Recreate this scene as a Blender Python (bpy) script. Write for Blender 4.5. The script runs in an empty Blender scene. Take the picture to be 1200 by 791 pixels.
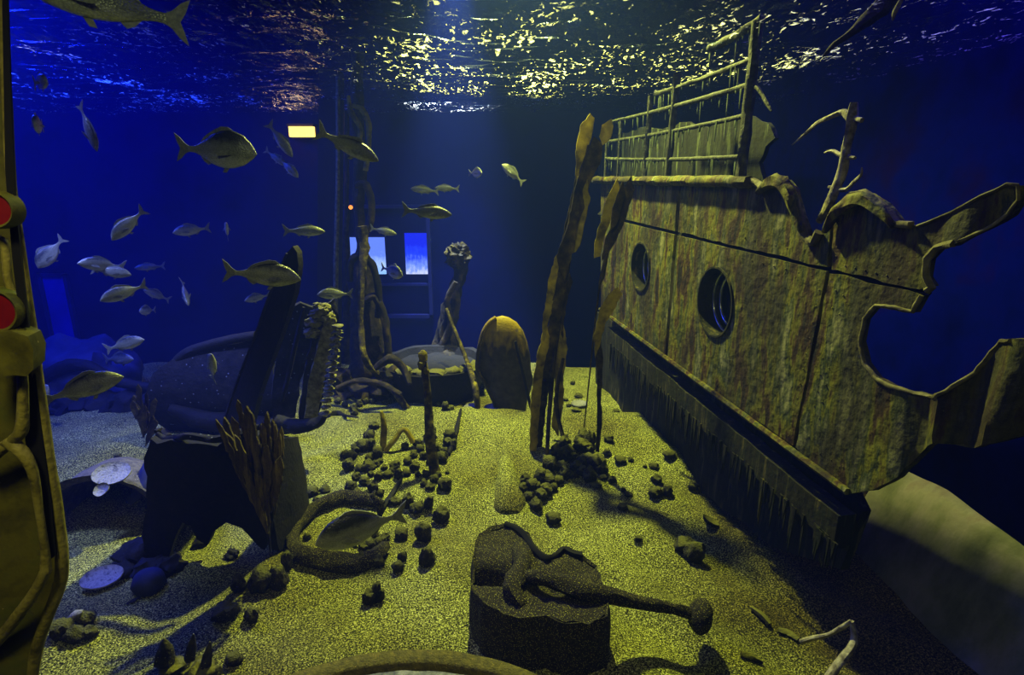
import bpy, math, random
from mathutils import Vector, Matrix, noise, geometry
random.seed(7)
SC = bpy.context.scene; COL = SC.collection
V = Vector
# ---------------------------------------------------------------- camera
F = 700.0; CX, CY = 600.0, 395.5
CAM = V((0, 0, 2.4)); PITCH = math.radians(15.6)
RT = V((1, 0, 0)); FW = V((0, math.cos(PITCH), -math.sin(PITCH))); UP = V((0, math.sin(PITCH), math.cos(PITCH)))
cd = bpy.data.cameras.new('camera'); cam = bpy.data.objects.new('camera', cd); COL.objects.link(cam)
cd.sensor_width = 36; cd.lens = 36 * F / 1200; cd.clip_start = 0.05; cd.clip_end = 100
cam.matrix_world = Matrix((( 1, 0, 0, CAM.x), (0, UP.y, -FW.y, CAM.y), (0, UP.z, -FW.z, CAM.z), (0, 0, 0, 1)))
SC.camera = cam

def sstep(a, b, x):
    t = max(0.0, min(1.0, (x - a) / (b - a))); return t * t * (3 - 2 * t)
def ray(px, py): return FW + RT * ((px - CX) / F) + UP * ((CY - py) / F)
def AY(px, py, y): d = ray(px, py); return CAM + d * ((y - CAM.y) / d.y)
def AZ(px, py, z): d = ray(px, py); return CAM + d * ((z - CAM.z) / d.z)
def AD(px, py, dep): return CAM + ray(px, py) * dep
def AP(px, py, P, N): d = ray(px, py); return CAM + d * ((P - CAM).dot(N) / d.dot(N))
def depth(p): return (p - CAM).dot(FW)
def n3(x, y, z, s=1.0): return noise.noise(V((x * s, y * s, z * s)))

def H(x, y):
    """height of the sand"""
    h = 0.055 * n3(x, y, 1.3, 0.9) + 0.05 * n3(x, y, 7.1, 1.9) + 0.014 * n3(x, y, 3.1, 7)
    cx = sstep(-2.0, -1.1, x) * (1 - sstep(1.1, 1.7, x))
    yc = 5.42 + 0.06 * n3(x, 0, 5, 1.2)
    if y < yc: h += 0.16 * math.exp(-((y - 5.4) / 0.95) ** 2) * (0.4 + 0.6 * cx)
    else: h += 0.16 * (1 - sstep(yc, yc + 0.16, y)) * (0.4 + 0.6 * cx) - 0.05 * sstep(yc, yc + 0.2, y) * cx
    h += 0.10 * math.exp(-((x - 1.75) / 0.30) ** 2 - ((y - 3.35) / 0.42) ** 2)
    h += 0.10 * sstep(1.3, 2.2, x) * (1 - sstep(2.6, 3.2, y))
    h += 0.06 * math.exp(-((x + 0.0) / 0.18) ** 2 - ((y - 4.2) / 0.9) ** 2)
    # dune ripples to the right
    h += 0.026 * math.sin((x * 1.7 + y) * 7.5 + 2 * n3(x, y, 0, .8)) * sstep(0.3, 0.9, x) * (1 - sstep(4.6, 5.2, y))
    h += 0.012 * math.sin((x * -1.2 + y) * 7.0 + 2 * n3(x, y, 2, .8)) * (1 - sstep(-1.2, -0.5, x))
    h -= 0.06 * math.exp(-((x + 0.65) / 0.35) ** 2 - ((y - 3.75) / 0.25) ** 2)
    h -= 1.4 * sstep(7.35, 7.9, y)
    return h
def GS(px, py, off=0.0):
    d = ray(px, py); t = 0.8
    if d.z > -0.05: d = ray(px, 395)
    while t < 14:
        p = CAM + d * t
        if p.z <= H(p.x, p.y) + off: break
        t += 0.02
    for k in range(6):
        t -= 0.02 / 2 ** (k + 1) * (1 if (CAM + d * t).z <= H((CAM + d * t).x, (CAM + d * t).y) + off else -1)
    return CAM + d * t

# ---------------------------------------------------------------- materials
def lin(c): return tuple(((v / 255) / 12.92 if v / 255 <= 0.04045 else ((v / 255 + 0.055) / 1.055) ** 2.4) for v in c) + (1,)
def mat(name, cols, scale=8, detail=6, rough=0.8, bump=0.3, bscale=30, stretch=(1, 1, 1), spec=0.3, metal=0, coord='Object', up=None, speck=None, dist=0.01, pos=None, big=None):
    """layered noise colours; up = colour of upward faces (moss on the blade, painted highlight on stones); speck = (colour, scale, threshold) encrusting dots"""
    m = bpy.data.materials.new(name); m.use_nodes = True; nt = m.node_tree; nd = nt.nodes; lk = nt.links
    b = nd['Principled BSDF']
    tc = nd.new('ShaderNodeTexCoord'); mp = nd.new('ShaderNodeMapping'); mp.inputs['Scale'].default_value = stretch
    lk.new(tc.outputs[coord], mp.inputs[0])
    nz = nd.new('ShaderNodeTexNoise'); nz.inputs['Scale'].default_value = scale; nz.inputs['Detail'].default_value = detail; nz.inputs['Roughness'].default_value = 0.62
    lk.new(mp.outputs[0], nz.inputs['Vector'])
    cr = nd.new('ShaderNodeValToRGB'); el = cr.color_ramp.elements
    k = len(cols)
    for i in range(k):
        p = pos[i] if pos else 0.3 + 0.4 * i / max(1, k - 1)
        e = el[i] if i < 2 else el.new(p)
        e.position = p; e.color = lin(cols[i])
    lk.new(nz.outputs['Fac'], cr.inputs[0]); out = cr.outputs[0]
    if speck:
        vz = nd.new('ShaderNodeTexVoronoi'); vz.inputs['Scale'].default_value = speck[1]; lk.new(tc.outputs[coord], vz.inputs['Vector'])
        mr = nd.new('ShaderNodeMapRange'); mr.inputs[1].default_value = speck[2]; mr.inputs[2].default_value = speck[2] * 0.5
        lk.new(vz.outputs['Distance'], mr.inputs[0])
        mx = nd.new('ShaderNodeMixRGB'); mx.inputs[2].default_value = lin(speck[0])
        lk.new(mr.outputs[0], mx.inputs[0]); lk.new(out, mx.inputs[1]); out = mx.outputs[0]
    if big:
        bz = nd.new('ShaderNodeTexNoise'); bz.inputs['Scale'].default_value = big[0]; bz.inputs['Detail'].default_value = 5; bz.inputs['Distortion'].default_value = .6; bm_ = nd.new('ShaderNodeMapping'); bm_.inputs['Scale'].default_value = (1, 1, big[1]); lk.new(tc.outputs[coord], bm_.inputs[0]); lk.new(bm_.outputs[0], bz.inputs['Vector'])
        mb_ = nd.new('ShaderNodeMapRange'); mb_.inputs[1].default_value = .45; mb_.inputs[2].default_value = .62; mb_.inputs[4].default_value = big[3]; lk.new(bz.outputs['Fac'], mb_.inputs[0])
        mxb_ = nd.new('ShaderNodeMixRGB'); mxb_.inputs[2].default_value = lin(big[2]); lk.new(mb_.outputs[0], mxb_.inputs[0]); lk.new(out, mxb_.inputs[1]); out = mxb_.outputs[0]
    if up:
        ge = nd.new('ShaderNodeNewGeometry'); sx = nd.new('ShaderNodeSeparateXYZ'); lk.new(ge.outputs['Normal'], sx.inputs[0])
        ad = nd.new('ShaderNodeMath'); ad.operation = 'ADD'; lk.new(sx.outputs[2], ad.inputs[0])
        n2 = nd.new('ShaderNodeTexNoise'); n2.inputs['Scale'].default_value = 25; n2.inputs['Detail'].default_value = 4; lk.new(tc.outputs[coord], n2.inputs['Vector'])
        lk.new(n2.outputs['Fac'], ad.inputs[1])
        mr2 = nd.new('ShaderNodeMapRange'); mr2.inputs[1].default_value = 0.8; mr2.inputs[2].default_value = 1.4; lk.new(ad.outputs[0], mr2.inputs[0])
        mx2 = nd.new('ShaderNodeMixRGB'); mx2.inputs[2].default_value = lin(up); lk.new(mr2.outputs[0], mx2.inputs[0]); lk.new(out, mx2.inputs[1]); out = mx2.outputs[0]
    lk.new(out, b.inputs['Base Color'])
    b.inputs['Roughness'].default_value = rough; b.inputs['Metallic'].default_value = metal
    b.inputs['Specular IOR Level'].default_value = spec
    if bump:
        nb = nd.new('ShaderNodeTexNoise'); nb.inputs['Scale'].default_value = bscale; nb.inputs['Detail'].default_value = 5; lk.new(tc.outputs[coord], nb.inputs['Vector'])
        bp = nd.new('ShaderNodeBump'); bp.inputs['Strength'].default_value = bump; bp.inputs['Distance'].default_value = dist
        lk.new(nb.outputs['Fac'], bp.inputs['Height']); lk.new(bp.outputs[0], b.inputs['Normal'])
    return m
def glow(name, col, strength, cols=None):
    m = bpy.data.materials.new(name); m.use_nodes = True; nt = m.node_tree; nd = nt.nodes; lk = nt.links
    for n in list(nd):
        if n.type == 'BSDF_PRINCIPLED': nd.remove(n)
    e = nd.new('ShaderNodeEmission'); e.inputs[0].default_value = lin(col); e.inputs[1].default_value = strength
    lk.new(e.outputs[0], nd['Material Output'].inputs[0])
    if cols:
        tc = nd.new('ShaderNodeTexCoord'); sx = nd.new('ShaderNodeSeparateXYZ'); lk.new(tc.outputs['Generated'], sx.inputs[0])
        nz = nd.new('ShaderNodeTexNoise'); nz.inputs['Scale'].default_value = 7; nz.inputs['Detail'].default_value = 5; lk.new(tc.outputs['Generated'], nz.inputs['Vector'])
        ma = nd.new('ShaderNodeMath'); ma.operation = 'MULTIPLY_ADD'; ma.inputs[1].default_value = 0.55; lk.new(nz.outputs['Fac'], ma.inputs[0]); lk.new(sx.outputs[2], ma.inputs[2])
        cr = nd.new('ShaderNodeValToRGB'); el = cr.color_ramp.elements
        for i, (p, c) in enumerate(cols):
            q = el[i] if i < 2 else el.new(p)
            q.position = p; q.color = lin(c)
        lk.new(ma.outputs[0], cr.inputs[0]); lk.new(cr.outputs[0], e.inputs[0])
    return m

# ---------------------------------------------------------------- mesh helpers
class MB:
    def __init__(s): s.v = []; s.f = []
    def add(s, vs, fs):
        o = len(s.v); s.v += [V(v) for v in vs]; s.f += [tuple(i + o for i in f) for f in fs]
    def box(s, c, d, rot=None, taper=1.0):
        c = V(c); vs = []
        for z in (-1, 1):
            for x, y in ((-1, -1), (1, -1), (1, 1), (-1, 1)):
                k = taper if z > 0 else 1
                p = V((x * d[0] / 2 * k, y * d[1] / 2 * k, z * d[2] / 2))
                vs.append(c + (rot @ p if rot else p))
        s.add(vs, [(3, 2, 1, 0), (4, 5, 6, 7), (0, 1, 5, 4), (1, 2, 6, 5), (2, 3, 7, 6), (3, 0, 4, 7)])
    def tube(s, pts, radii, sides=10, rough=0.0, flat=1.0, closed=False, seed=0.0):
        pts = [V(p) for p in pts]; n = len(pts)
        if not hasattr(radii, '__len__'): radii = [radii] * n
        o = len(s.v); up = None
        for i in range(n):
            a = pts[(i - 1) % n] if (closed or i > 0) else pts[0]
            b = pts[(i + 1) % n] if (closed or i < n - 1) else pts[-1]
            t = (b - a).normalized()
            if up is None: up = V((0, 0, 1)) if abs(t.z) < 0.9 else V((1, 0, 0))
            x = t.cross(up).normalized(); up = x.cross(t).normalized()
            for k in range(sides):
                an = 2 * math.pi * k / sides
                r = radii[i]
                d = x * math.cos(an) + up * math.sin(an) * flat
                if rough: r *= 1 + rough * n3(pts[i].x + d.x * 0.3 + seed, pts[i].y + d.y * 0.3, pts[i].z + d.z * 0.3, 9)
                s.v.append(pts[i] + d * r)
        for i in range(n if closed else n - 1):
            j = (i + 1) % n
            for k in range(sides):
                l = (k + 1) % sides
                s.f.append((o + i * sides + k, o + j * sides + k, o + j * sides + l, o + i * sides + l))
        if not closed:
            s.f.append(tuple(o + k for k in range(sides))); s.f.append(tuple(o + (n - 1) * sides + k for k in reversed(range(sides))))
    def blob(s, c, r, sub=2, rough=0.0, rot=None, seed=0.0, fr=2.0, cut=None):
        vs, fs = ico(sub); out = []
        for v in vs:
            k = 1 + rough * n3(v.x + seed, v.y, v.z, fr) + rough * 0.4 * n3(v.x, v.y + seed, v.z, fr * 3)
            p = V((v.x * r[0] * k, v.y * r[1] * k, v.z * r[2] * k))
            if cut is not None: p.z = max(p.z, cut)
            out.append(V(c) + (rot @ p if rot else p))
        s.add(out, fs)
    def lathe(s, c, prof, sides=24, axis=None, arc=2 * math.pi):
        c = V(c); rot = V((0, 0, 1)).rotation_difference(V(axis)).to_matrix() if axis is not None else Matrix.Identity(3)
        o = len(s.v); n = len(prof); full = arc > 6.28
        m = sides if full else sides + 1
        for k in range(m):
            an = arc * k / sides
            for r, z in prof: s.v.append(c + rot @ V((r * math.cos(an), r * math.sin(an), z)))
        for k in range(sides):
            l = (k + 1) % m
            for i in range(n - 1): s.f.append((o + k * n + i, o + l * n + i, o + l * n + i + 1, o + k * n + i + 1))
    def build(s, name, m, parent=None, loc=None, smooth=True, auto=None):
        loc = V(loc) if loc is not None else (V((0, 0, 0)))
        me = bpy.data.meshes.new(name); me.from_pydata([tuple(v - loc) for v in s.v], [], s.f); me.update()
        me.validate()
        me.materials.append(m)
        import bmesh
        bm = bmesh.new(); bm.from_mesh(me); bmesh.ops.remove_doubles(bm, verts=bm.verts, dist=1e-5); bmesh.ops.recalc_face_normals(bm, faces=bm.faces); bm.to_mesh(me); bm.free()
        if smooth:
            for p in me.polygons: p.use_smooth = True
            try: me.set_sharp_from_angle(angle=math.radians(auto if auto else 50))
            except Exception: pass
        o = bpy.data.objects.new(name, me); COL.objects.link(o); o.location = loc
        if parent:
            o.parent = parent; o.location = loc - parent.location if parent.rotation_euler.z == 0 else loc
        return o
_ico = {}
def ico(sub):
    if sub not in _ico:
        import bmesh
        bm = bmesh.new(); bmesh.ops.create_icosphere(bm, subdivisions=sub, radius=1)
        _ico[sub] = ([v.co.copy() for v in bm.verts], [tuple(v.index for v in f.verts) for f in bm.faces]); bm.free()
    return _ico[sub]
def tag(o, label=None, cat=None, group=None, kind=None):
    if label: o['label'] = label
    if cat: o['category'] = cat
    if group: o['group'] = group
    if kind: o['kind'] = kind
    return o
def empty(name, loc, label, cat, group=None):
    o = bpy.data.objects.new(name, None); COL.objects.link(o); o.location = V(loc); o.empty_display_size = 0.1
    return tag(o, label, cat, group)

def inpoly(p, poly):
    c = False; j = len(poly) - 1
    for i in range(len(poly)):
        a, b = poly[i], poly[j]
        if (a[1] > p[1]) != (b[1] > p[1]) and p[0] < (b[0] - a[0]) * (p[1] - a[1]) / (b[1] - a[1]) + a[0]: c = not c
        j = i
    return c
def dens(poly, step, jag=0.0, seed=0.0, closed=True):
    out = []; n = len(poly)
    for i in range(n if closed else n - 1):
        a = V(poly[i]).to_2d() if len(poly[i]) > 2 else V(poly[i]); b = V(poly[(i + 1) % n])
        k = max(1, int((b - a).length / step)); d = (b - a); nn = V((-d.y, d.x)).normalized() if d.length > 1e-9 else V((0, 0))
        for j in range(k):
            p = a + d * (j / k)
            if jag: p = p + nn * jag * (n3(p.x + seed, p.y, seed, 0.35 / step) + 0.5 * n3(p.x, p.y + seed, seed, 1.1 / step))
            out.append(p)
    return out
def sheet_mb(outline, to3, nrm, th, step, holes=(), jag=0.0, disp=None, mb=None, seed=0.0):
    """outline in 2D sheet coordinates; to3(u,v)->point; thickness grows against nrm(u,v); disp(u,v)->shift along nrm"""
    mb = mb or MB()
    ol = dens(outline, step, jag, seed); hs = [dens(h, step * 0.7, 0) for h in holes]
    pts = list(ol); edges = [(i, (i + 1) % len(ol)) for i in range(len(ol))]
    for h in hs:
        o = len(pts); pts += h; edges += [(o + i, o + (i + 1) % len(h)) for i in range(len(h))]
    xs = [p.x for p in ol]; ys = [p.y for p in ol]
    bnd = list(pts)
    u = min(xs) + step / 2; row = 0
    while u < max(xs):
        v = min(ys) + step / 2 * (1 + row % 2)
        while v < max(ys):
            if inpoly((u, v), ol) and not any(inpoly((u, v), h) for h in hs):
                pts.append(V((u, v)))
            v += step
        u += step * 0.87; row += 1
    r = geometry.delaunay_2d_cdt(pts, edges, [], 0, 1e-6)
    vs2, fs = r[0], r[2]
    keep = []
    for f in fs:
        c = sum((vs2[i] for i in f), V((0, 0))) / len(f)
        if inpoly(c, ol) and not any(inpoly(c, h) for h in hs): keep.append(tuple(f))
    used = sorted({i for f in keep for i in f}); mp = {i: k for k, i in enumerate(used)}; n = len(used)
    top = []; bot = []
    for i in used:
        p = vs2[i]; N = nrm(p.x, p.y) if callable(nrm) else nrm; q = to3(p.x, p.y)
        if disp: q = q + N * disp(p.x, p.y)
        top.append(q); bot.append(q - N * th)
    fl = [tuple(mp[i] for i in f) for f in keep]; out = list(fl); out += [tuple(n + i for i in reversed(f)) for f in fl]
    ec = {}
    for f in fl:
        for k in range(len(f)):
            e = (f[k], f[(k + 1) % len(f)]); ec[e] = 1
    for (a, b) in ec:
        if (b, a) not in ec: out.append((b, a, n + a, n + b))
    mb.add(top + bot, out); return mb
def plane_px(px, P, N, up=V((0, 0, 1))):
    """a plane through P; returns 2D coords of pixel points on it and the map back"""
    N = V(N).normalized()
    if N.dot(CAM - P) < 0: N = -N
    e1 = up.cross(N).normalized(); e2 = N.cross(e1)
    f = lambda q: V(((q - P).dot(e1), (q - P).dot(e2)))
    return [f(AP(x, y, P, N)) for x, y in px], (lambda u, v: P + e1 * u + e2 * v), N, f
def px_sheet(px, P, N, th, step, jag=0.0, disp=None, holes=(), mb=None, seed=0.0):
    o, to3, N, f = plane_px(px, P, N)
    hs = [plane_px(h, P, N)[0] for h in holes]
    return sheet_mb(o, to3, N, th, step, hs, jag, disp, mb, seed)
def rough_up(mb, amp, fr, start=0):
    """push every vertex about by noise"""
    for i in range(start, len(mb.v)):
        p = mb.v[i]; mb.v[i] = p + noise.noise_vector(p * fr) * amp + noise.noise_vector(p * fr * 3.1) * amp * 0.4
def smooth_path(pts, k=6):
    pts = [V(p) for p in pts]; out = []
    for i in range(len(pts) - 1):
        p0 = pts[max(0, i - 1)]; p1 = pts[i]; p2 = pts[i + 1]; p3 = pts[min(len(pts) - 1, i + 2)]
        for j in range(k):
            t = j / k
            out.append(0.5 * ((2 * p1) + (p2 - p0) * t + (2 * p0 - 5 * p1 + 4 * p2 - p3) * t * t + (3 * p1 - p0 - 3 * p2 + p3) * t ** 3))
    out.append(pts[-1]); return out
def rads(r, n):
    out = []
    for i in range(n):
        t = i / (n - 1) * (len(r) - 1); k = min(int(t), len(r) - 2); out.append(r[k] + (r[k + 1] - r[k]) * (t - k))
    return out
def stem(name, pxs, deps, r, m, parent=None, sides=9, rough=0.25, k=5, flat=1.0, mb=None, build=True):
    """a branch or post through pixel points, each at its own distance into the tank (world y)"""
    pts = smooth_path([AY(x, y, d) for (x, y), d in zip(pxs, deps)], k)
    mb = mb or MB(); mb.tube(pts, rads(r, len(pts)), sides, rough, flat, seed=pxs[0][0])
    return mb.build(name, m, parent, loc=(None if parent is None else parent.location)) if build else mb
# ================================================================ materials
M = {}
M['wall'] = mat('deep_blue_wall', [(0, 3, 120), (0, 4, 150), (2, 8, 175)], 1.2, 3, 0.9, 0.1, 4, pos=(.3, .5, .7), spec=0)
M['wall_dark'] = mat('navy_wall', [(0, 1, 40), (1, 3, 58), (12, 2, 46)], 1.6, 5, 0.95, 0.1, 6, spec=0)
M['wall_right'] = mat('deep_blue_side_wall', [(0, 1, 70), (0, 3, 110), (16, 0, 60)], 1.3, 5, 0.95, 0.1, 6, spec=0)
M['pillar'] = mat('dark_pillar', [(8, 8, 24), (16, 16, 40)], 3)
M['hull'] = mat('algae_covered_steel', [(16, 9, 4), (62, 38, 8), (104, 100, 10), (40, 50, 14), (124, 120, 76)], 5.5, 12, 0.75, 0.9, 18, stretch=(1.6, 1.6, 0.42), pos=(.36, .44, .5, .56, .66), speck=((150, 144, 84), 48, .09), dist=.015, big=(3.0, .35, (34, 24, 12), .8))
M['hull_rim'] = mat('torn_steel_edge', [(50, 40, 26), (88, 80, 44), (120, 112, 78)], 9, 8, 0.7, 0.6, 30, pos=(.35, .5, .66))
M['hull_low'] = mat('weedy_lower_steel', [(4, 3, 2), (24, 20, 7), (10, 18, 8), (84, 74, 34)], 9, 12, 0.9, 1.0, 14, stretch=(2, 2, .2), pos=(.38, .48, .56, .68))
M['deckpanel'] = mat('streaked_deck_panel', [(3, 3, 4), (18, 22, 8), (7, 12, 12), (84, 92, 60)], 10, 9, 0.85, 0.6, 25, stretch=(2, 2, .16), pos=(.40, .49, .55, .68))
M['rail'] = mat('weedy_rail', [(24, 20, 20), (50, 52, 34), (84, 88, 66)], 22, 6, 0.7, 0.6, 60)
M['algae'] = mat('hanging_algae', [(44, 54, 36), (80, 92, 66), (110, 118, 92)], 12, 5, 0.9, 0.3)
M['glassring'] = mat('porthole_ring', [(90, 100, 110), (170, 180, 180)], 6, 3, 0.25, 0.05, 20, metal=.8, spec=.6)
M['pane'] = mat('porthole_glass', [(2, 4, 16), (6, 10, 36)], 2, 2, 0.06, 0, spec=.8)
M['kelp'] = mat('yellow_kelp', [(90, 82, 6), (150, 138, 12), (182, 168, 32)], 9, 7, 0.6, 0.5, 40, pos=(.34, .5, .64))
M['kelp_dark'] = mat('brown_kelp', [(30, 26, 6), (66, 56, 8), (110, 98, 14)], 9, 7, 0.65, 0.5, 40, pos=(.36, .52, .68))
M['stone'] = mat('dark_crusted_stone', [(14, 13, 15), (34, 31, 26), (60, 56, 34)], 22, 7, 0.85, 0.9, 70, up=(100, 98, 40), speck=((140, 138, 84), 45, .16))  # the yellow up colour paints a highlight on stone tops
M['pebble'] = mat('dark_crusted_pebble', [(12, 11, 14), (32, 29, 26), (66, 60, 36)], 1.6, 8, 0.85, 1.0, 5, up=(92, 92, 34), speck=((140, 140, 96), 5, .16), dist=.02)  # up colour is a painted top highlight, as on the larger stone
M['iron'] = mat('encrusted_iron', [(8, 6, 4), (24, 19, 9), (52, 44, 16)], 60, 8, 0.85, 1.0, 130, speck=((150, 146, 56), 120, .30), dist=.012)
M['dark'] = mat('blackened_timber', [(4, 4, 5), (11, 9, 9), (22, 18, 15)], 10, 6, 0.8, 0.6, 40)
M['wreck'] = mat('crusted_wreck', [(10, 10, 16), (24, 24, 32), (40, 38, 38)], 12, 7, 0.85, 0.7, 40, speck=((120, 126, 150), 17, .13))
M['rib'] = mat('crusted_rib', [(60, 56, 30), (110, 108, 66), (150, 146, 96)], 26, 7, 0.85, 0.9, 60)
M['olive'] = mat('olive_coated_metal', [(46, 44, 6), (92, 88, 14), (70, 80, 20)], 6, 6, 0.6, 0.3, 30, speck=((190, 170, 110), 22, .07))
M['olive_rim'] = mat('olive_stone_rim', [(58, 52, 12), (84, 78, 20), (108, 98, 32)], 40, 6, 0.8, 0.7, 120, speck=((160, 130, 60), 60, .14))
M['olive_pipe'] = mat('olive_coated_pipe', [(70, 66, 14), (128, 120, 44), (150, 142, 66)], 14, 6, 0.6, 0.5, 60)
M['grey'] = mat('grey_mottled_insert', [(40, 44, 60), (96, 98, 100), (140, 140, 136)], 20, 6, 0.7, 0.6, 50)
M['red'] = mat('red_disc', [(92, 4, 10), (120, 10, 14)], 6, 3, 0.45, 0.1, 20)
M['black'] = mat('black_and_gap_shade', [(5, 5, 7), (9, 9, 11)], 10, 2, 0.9, 0)  # plain black parts, and painted shade for seams and recesses
M['pale'] = mat('pale_shell', [(90, 90, 92), (140, 140, 138), (50, 50, 54)], 30, 6, 0.7, 0.7, 70)
M['concrete'] = mat('slimed_concrete', [(70, 76, 44), (104, 104, 74), (128, 122, 104), (104, 84, 76)], 3.5, 8, 0.9, 0.5, 25, stretch=(1, 1, .5), pos=(.3, .45, .6, .75))
M['blade'] = mat('weathered_blade', [(34, 32, 30), (60, 54, 36), (74, 70, 54)], 14, 6, 0.55, 0.5, 50, up=(168, 148, 28))
M['rock_blue'] = mat('smooth_blue_rock', [(20, 24, 50), (44, 50, 90)], 4, 6, 0.8, 0.8, 8)
M['shellbowl'] = mat('crusted_bowl', [(48, 46, 44), (84, 80, 70), (110, 104, 84)], 20, 7, 0.85, 0.7, 60, speck=((170, 165, 160), 40, .13))
M['wood'] = mat('shredded_wood', [(24, 20, 5), (66, 56, 10), (110, 98, 18)], 14, 7, 0.8, 0.7, 60, stretch=(2, 2, .3))
M['weedwood'] = mat('knobbly_post', [(30, 24, 8), (66, 58, 10), (134, 124, 20)], 14, 7, 0.8, 0.9, 40, pos=(.38, .52, .68))
M['branch'] = mat('pale_branch', [(70, 60, 54), (130, 122, 104), (170, 164, 140)], 30, 5, 0.7, 0.5, 60)
M['branch_dark'] = mat('dark_branch', [(30, 24, 24), (56, 46, 40)], 30, 5, 0.8, 0.5, 60)

for k in ('kelp', 'kelp_dark'):
    nt = M[k].node_tree; b = nt.nodes['Principled BSDF']; tl = nt.nodes.new('ShaderNodeBsdfTranslucent'); ms = nt.nodes.new('ShaderNodeMixShader'); ms.inputs[0].default_value = .45
    nt.links.new(b.inputs['Base Color'].links[0].from_socket, tl.inputs[0]); nt.links.new(b.outputs[0], ms.inputs[1]); nt.links.new(tl.outputs[0], ms.inputs[2]); nt.links.new(ms.outputs[0], nt.nodes['Material Output'].inputs[0])
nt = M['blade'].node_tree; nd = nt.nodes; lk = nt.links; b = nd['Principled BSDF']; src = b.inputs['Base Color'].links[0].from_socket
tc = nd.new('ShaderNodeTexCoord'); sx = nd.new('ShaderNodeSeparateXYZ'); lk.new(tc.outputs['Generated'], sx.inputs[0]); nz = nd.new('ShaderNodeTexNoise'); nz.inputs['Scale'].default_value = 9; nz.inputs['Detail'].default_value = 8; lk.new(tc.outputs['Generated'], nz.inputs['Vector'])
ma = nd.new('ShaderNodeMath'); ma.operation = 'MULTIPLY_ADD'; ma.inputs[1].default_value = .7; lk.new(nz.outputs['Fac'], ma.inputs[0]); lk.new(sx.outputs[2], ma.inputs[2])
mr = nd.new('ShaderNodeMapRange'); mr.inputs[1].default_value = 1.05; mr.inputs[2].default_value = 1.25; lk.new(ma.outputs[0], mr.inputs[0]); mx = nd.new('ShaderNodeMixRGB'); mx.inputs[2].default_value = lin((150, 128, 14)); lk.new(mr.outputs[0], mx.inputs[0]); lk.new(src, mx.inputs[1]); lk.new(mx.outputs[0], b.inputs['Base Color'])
# sand: bright and dark grains, with a brown silt film in patches
def sand_mat():
    m = bpy.data.materials.new('coarse_sand'); m.use_nodes = True; nt = m.node_tree; nd = nt.nodes; lk = nt.links; b = nd['Principled BSDF']
    tc = nd.new('ShaderNodeTexCoord')
    g = nd.new('ShaderNodeTexNoise'); g.inputs['Scale'].default_value = 120; g.inputs['Detail'].default_value = 5; g.inputs['Roughness'].default_value = .75; lk.new(tc.outputs['Object'], g.inputs['Vector'])
    r = nd.new('ShaderNodeValToRGB'); el = r.color_ramp.elements
    for i, (p, c) in enumerate(((.42, (4, 4, 4)), (.485, (68, 70, 28)), (.55, (154, 158, 66)), (.64, (252, 254, 170)))):
        e = el[i] if i < 2 else el.new(p)
        e.position = p; e.color = lin(c)
    lk.new(g.outputs['Fac'], r.inputs[0])
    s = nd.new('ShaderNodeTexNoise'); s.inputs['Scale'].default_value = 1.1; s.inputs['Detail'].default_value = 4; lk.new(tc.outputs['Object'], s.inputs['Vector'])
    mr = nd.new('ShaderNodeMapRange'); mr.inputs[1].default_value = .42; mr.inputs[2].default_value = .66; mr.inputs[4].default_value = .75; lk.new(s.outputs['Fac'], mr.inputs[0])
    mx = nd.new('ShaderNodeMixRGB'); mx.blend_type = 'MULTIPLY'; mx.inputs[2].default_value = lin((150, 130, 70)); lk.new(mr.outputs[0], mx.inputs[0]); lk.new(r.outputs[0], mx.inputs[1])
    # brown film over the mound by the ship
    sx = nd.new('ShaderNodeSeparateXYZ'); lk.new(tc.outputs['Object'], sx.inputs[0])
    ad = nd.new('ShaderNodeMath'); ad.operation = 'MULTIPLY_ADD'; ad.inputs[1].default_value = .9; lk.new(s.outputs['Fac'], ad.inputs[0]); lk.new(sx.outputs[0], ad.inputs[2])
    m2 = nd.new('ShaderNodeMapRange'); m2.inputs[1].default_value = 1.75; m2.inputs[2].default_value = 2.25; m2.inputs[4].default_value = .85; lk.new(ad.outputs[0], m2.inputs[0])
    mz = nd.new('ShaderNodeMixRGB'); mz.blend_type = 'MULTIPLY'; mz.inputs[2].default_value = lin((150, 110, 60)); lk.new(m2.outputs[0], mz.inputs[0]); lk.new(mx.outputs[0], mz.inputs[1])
    lk.new(mz.outputs[0], b.inputs['Base Color']); b.inputs['Roughness'].default_value = .9; b.inputs['Specular IOR Level'].default_value = .2
    bp = nd.new('ShaderNodeBump'); bp.inputs['Strength'].default_value = .8; bp.inputs['Distance'].default_value = .012; lk.new(g.outputs['Fac'], bp.inputs['Height']); lk.new(bp.outputs[0], b.inputs['Normal'])
    return m
M['sand'] = sand_mat()

M['sandcrust'] = mat('sand_crusted_timber', [(60, 54, 18), (110, 100, 36), (150, 142, 60)], 85, 5, .9, .8, 85)
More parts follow.
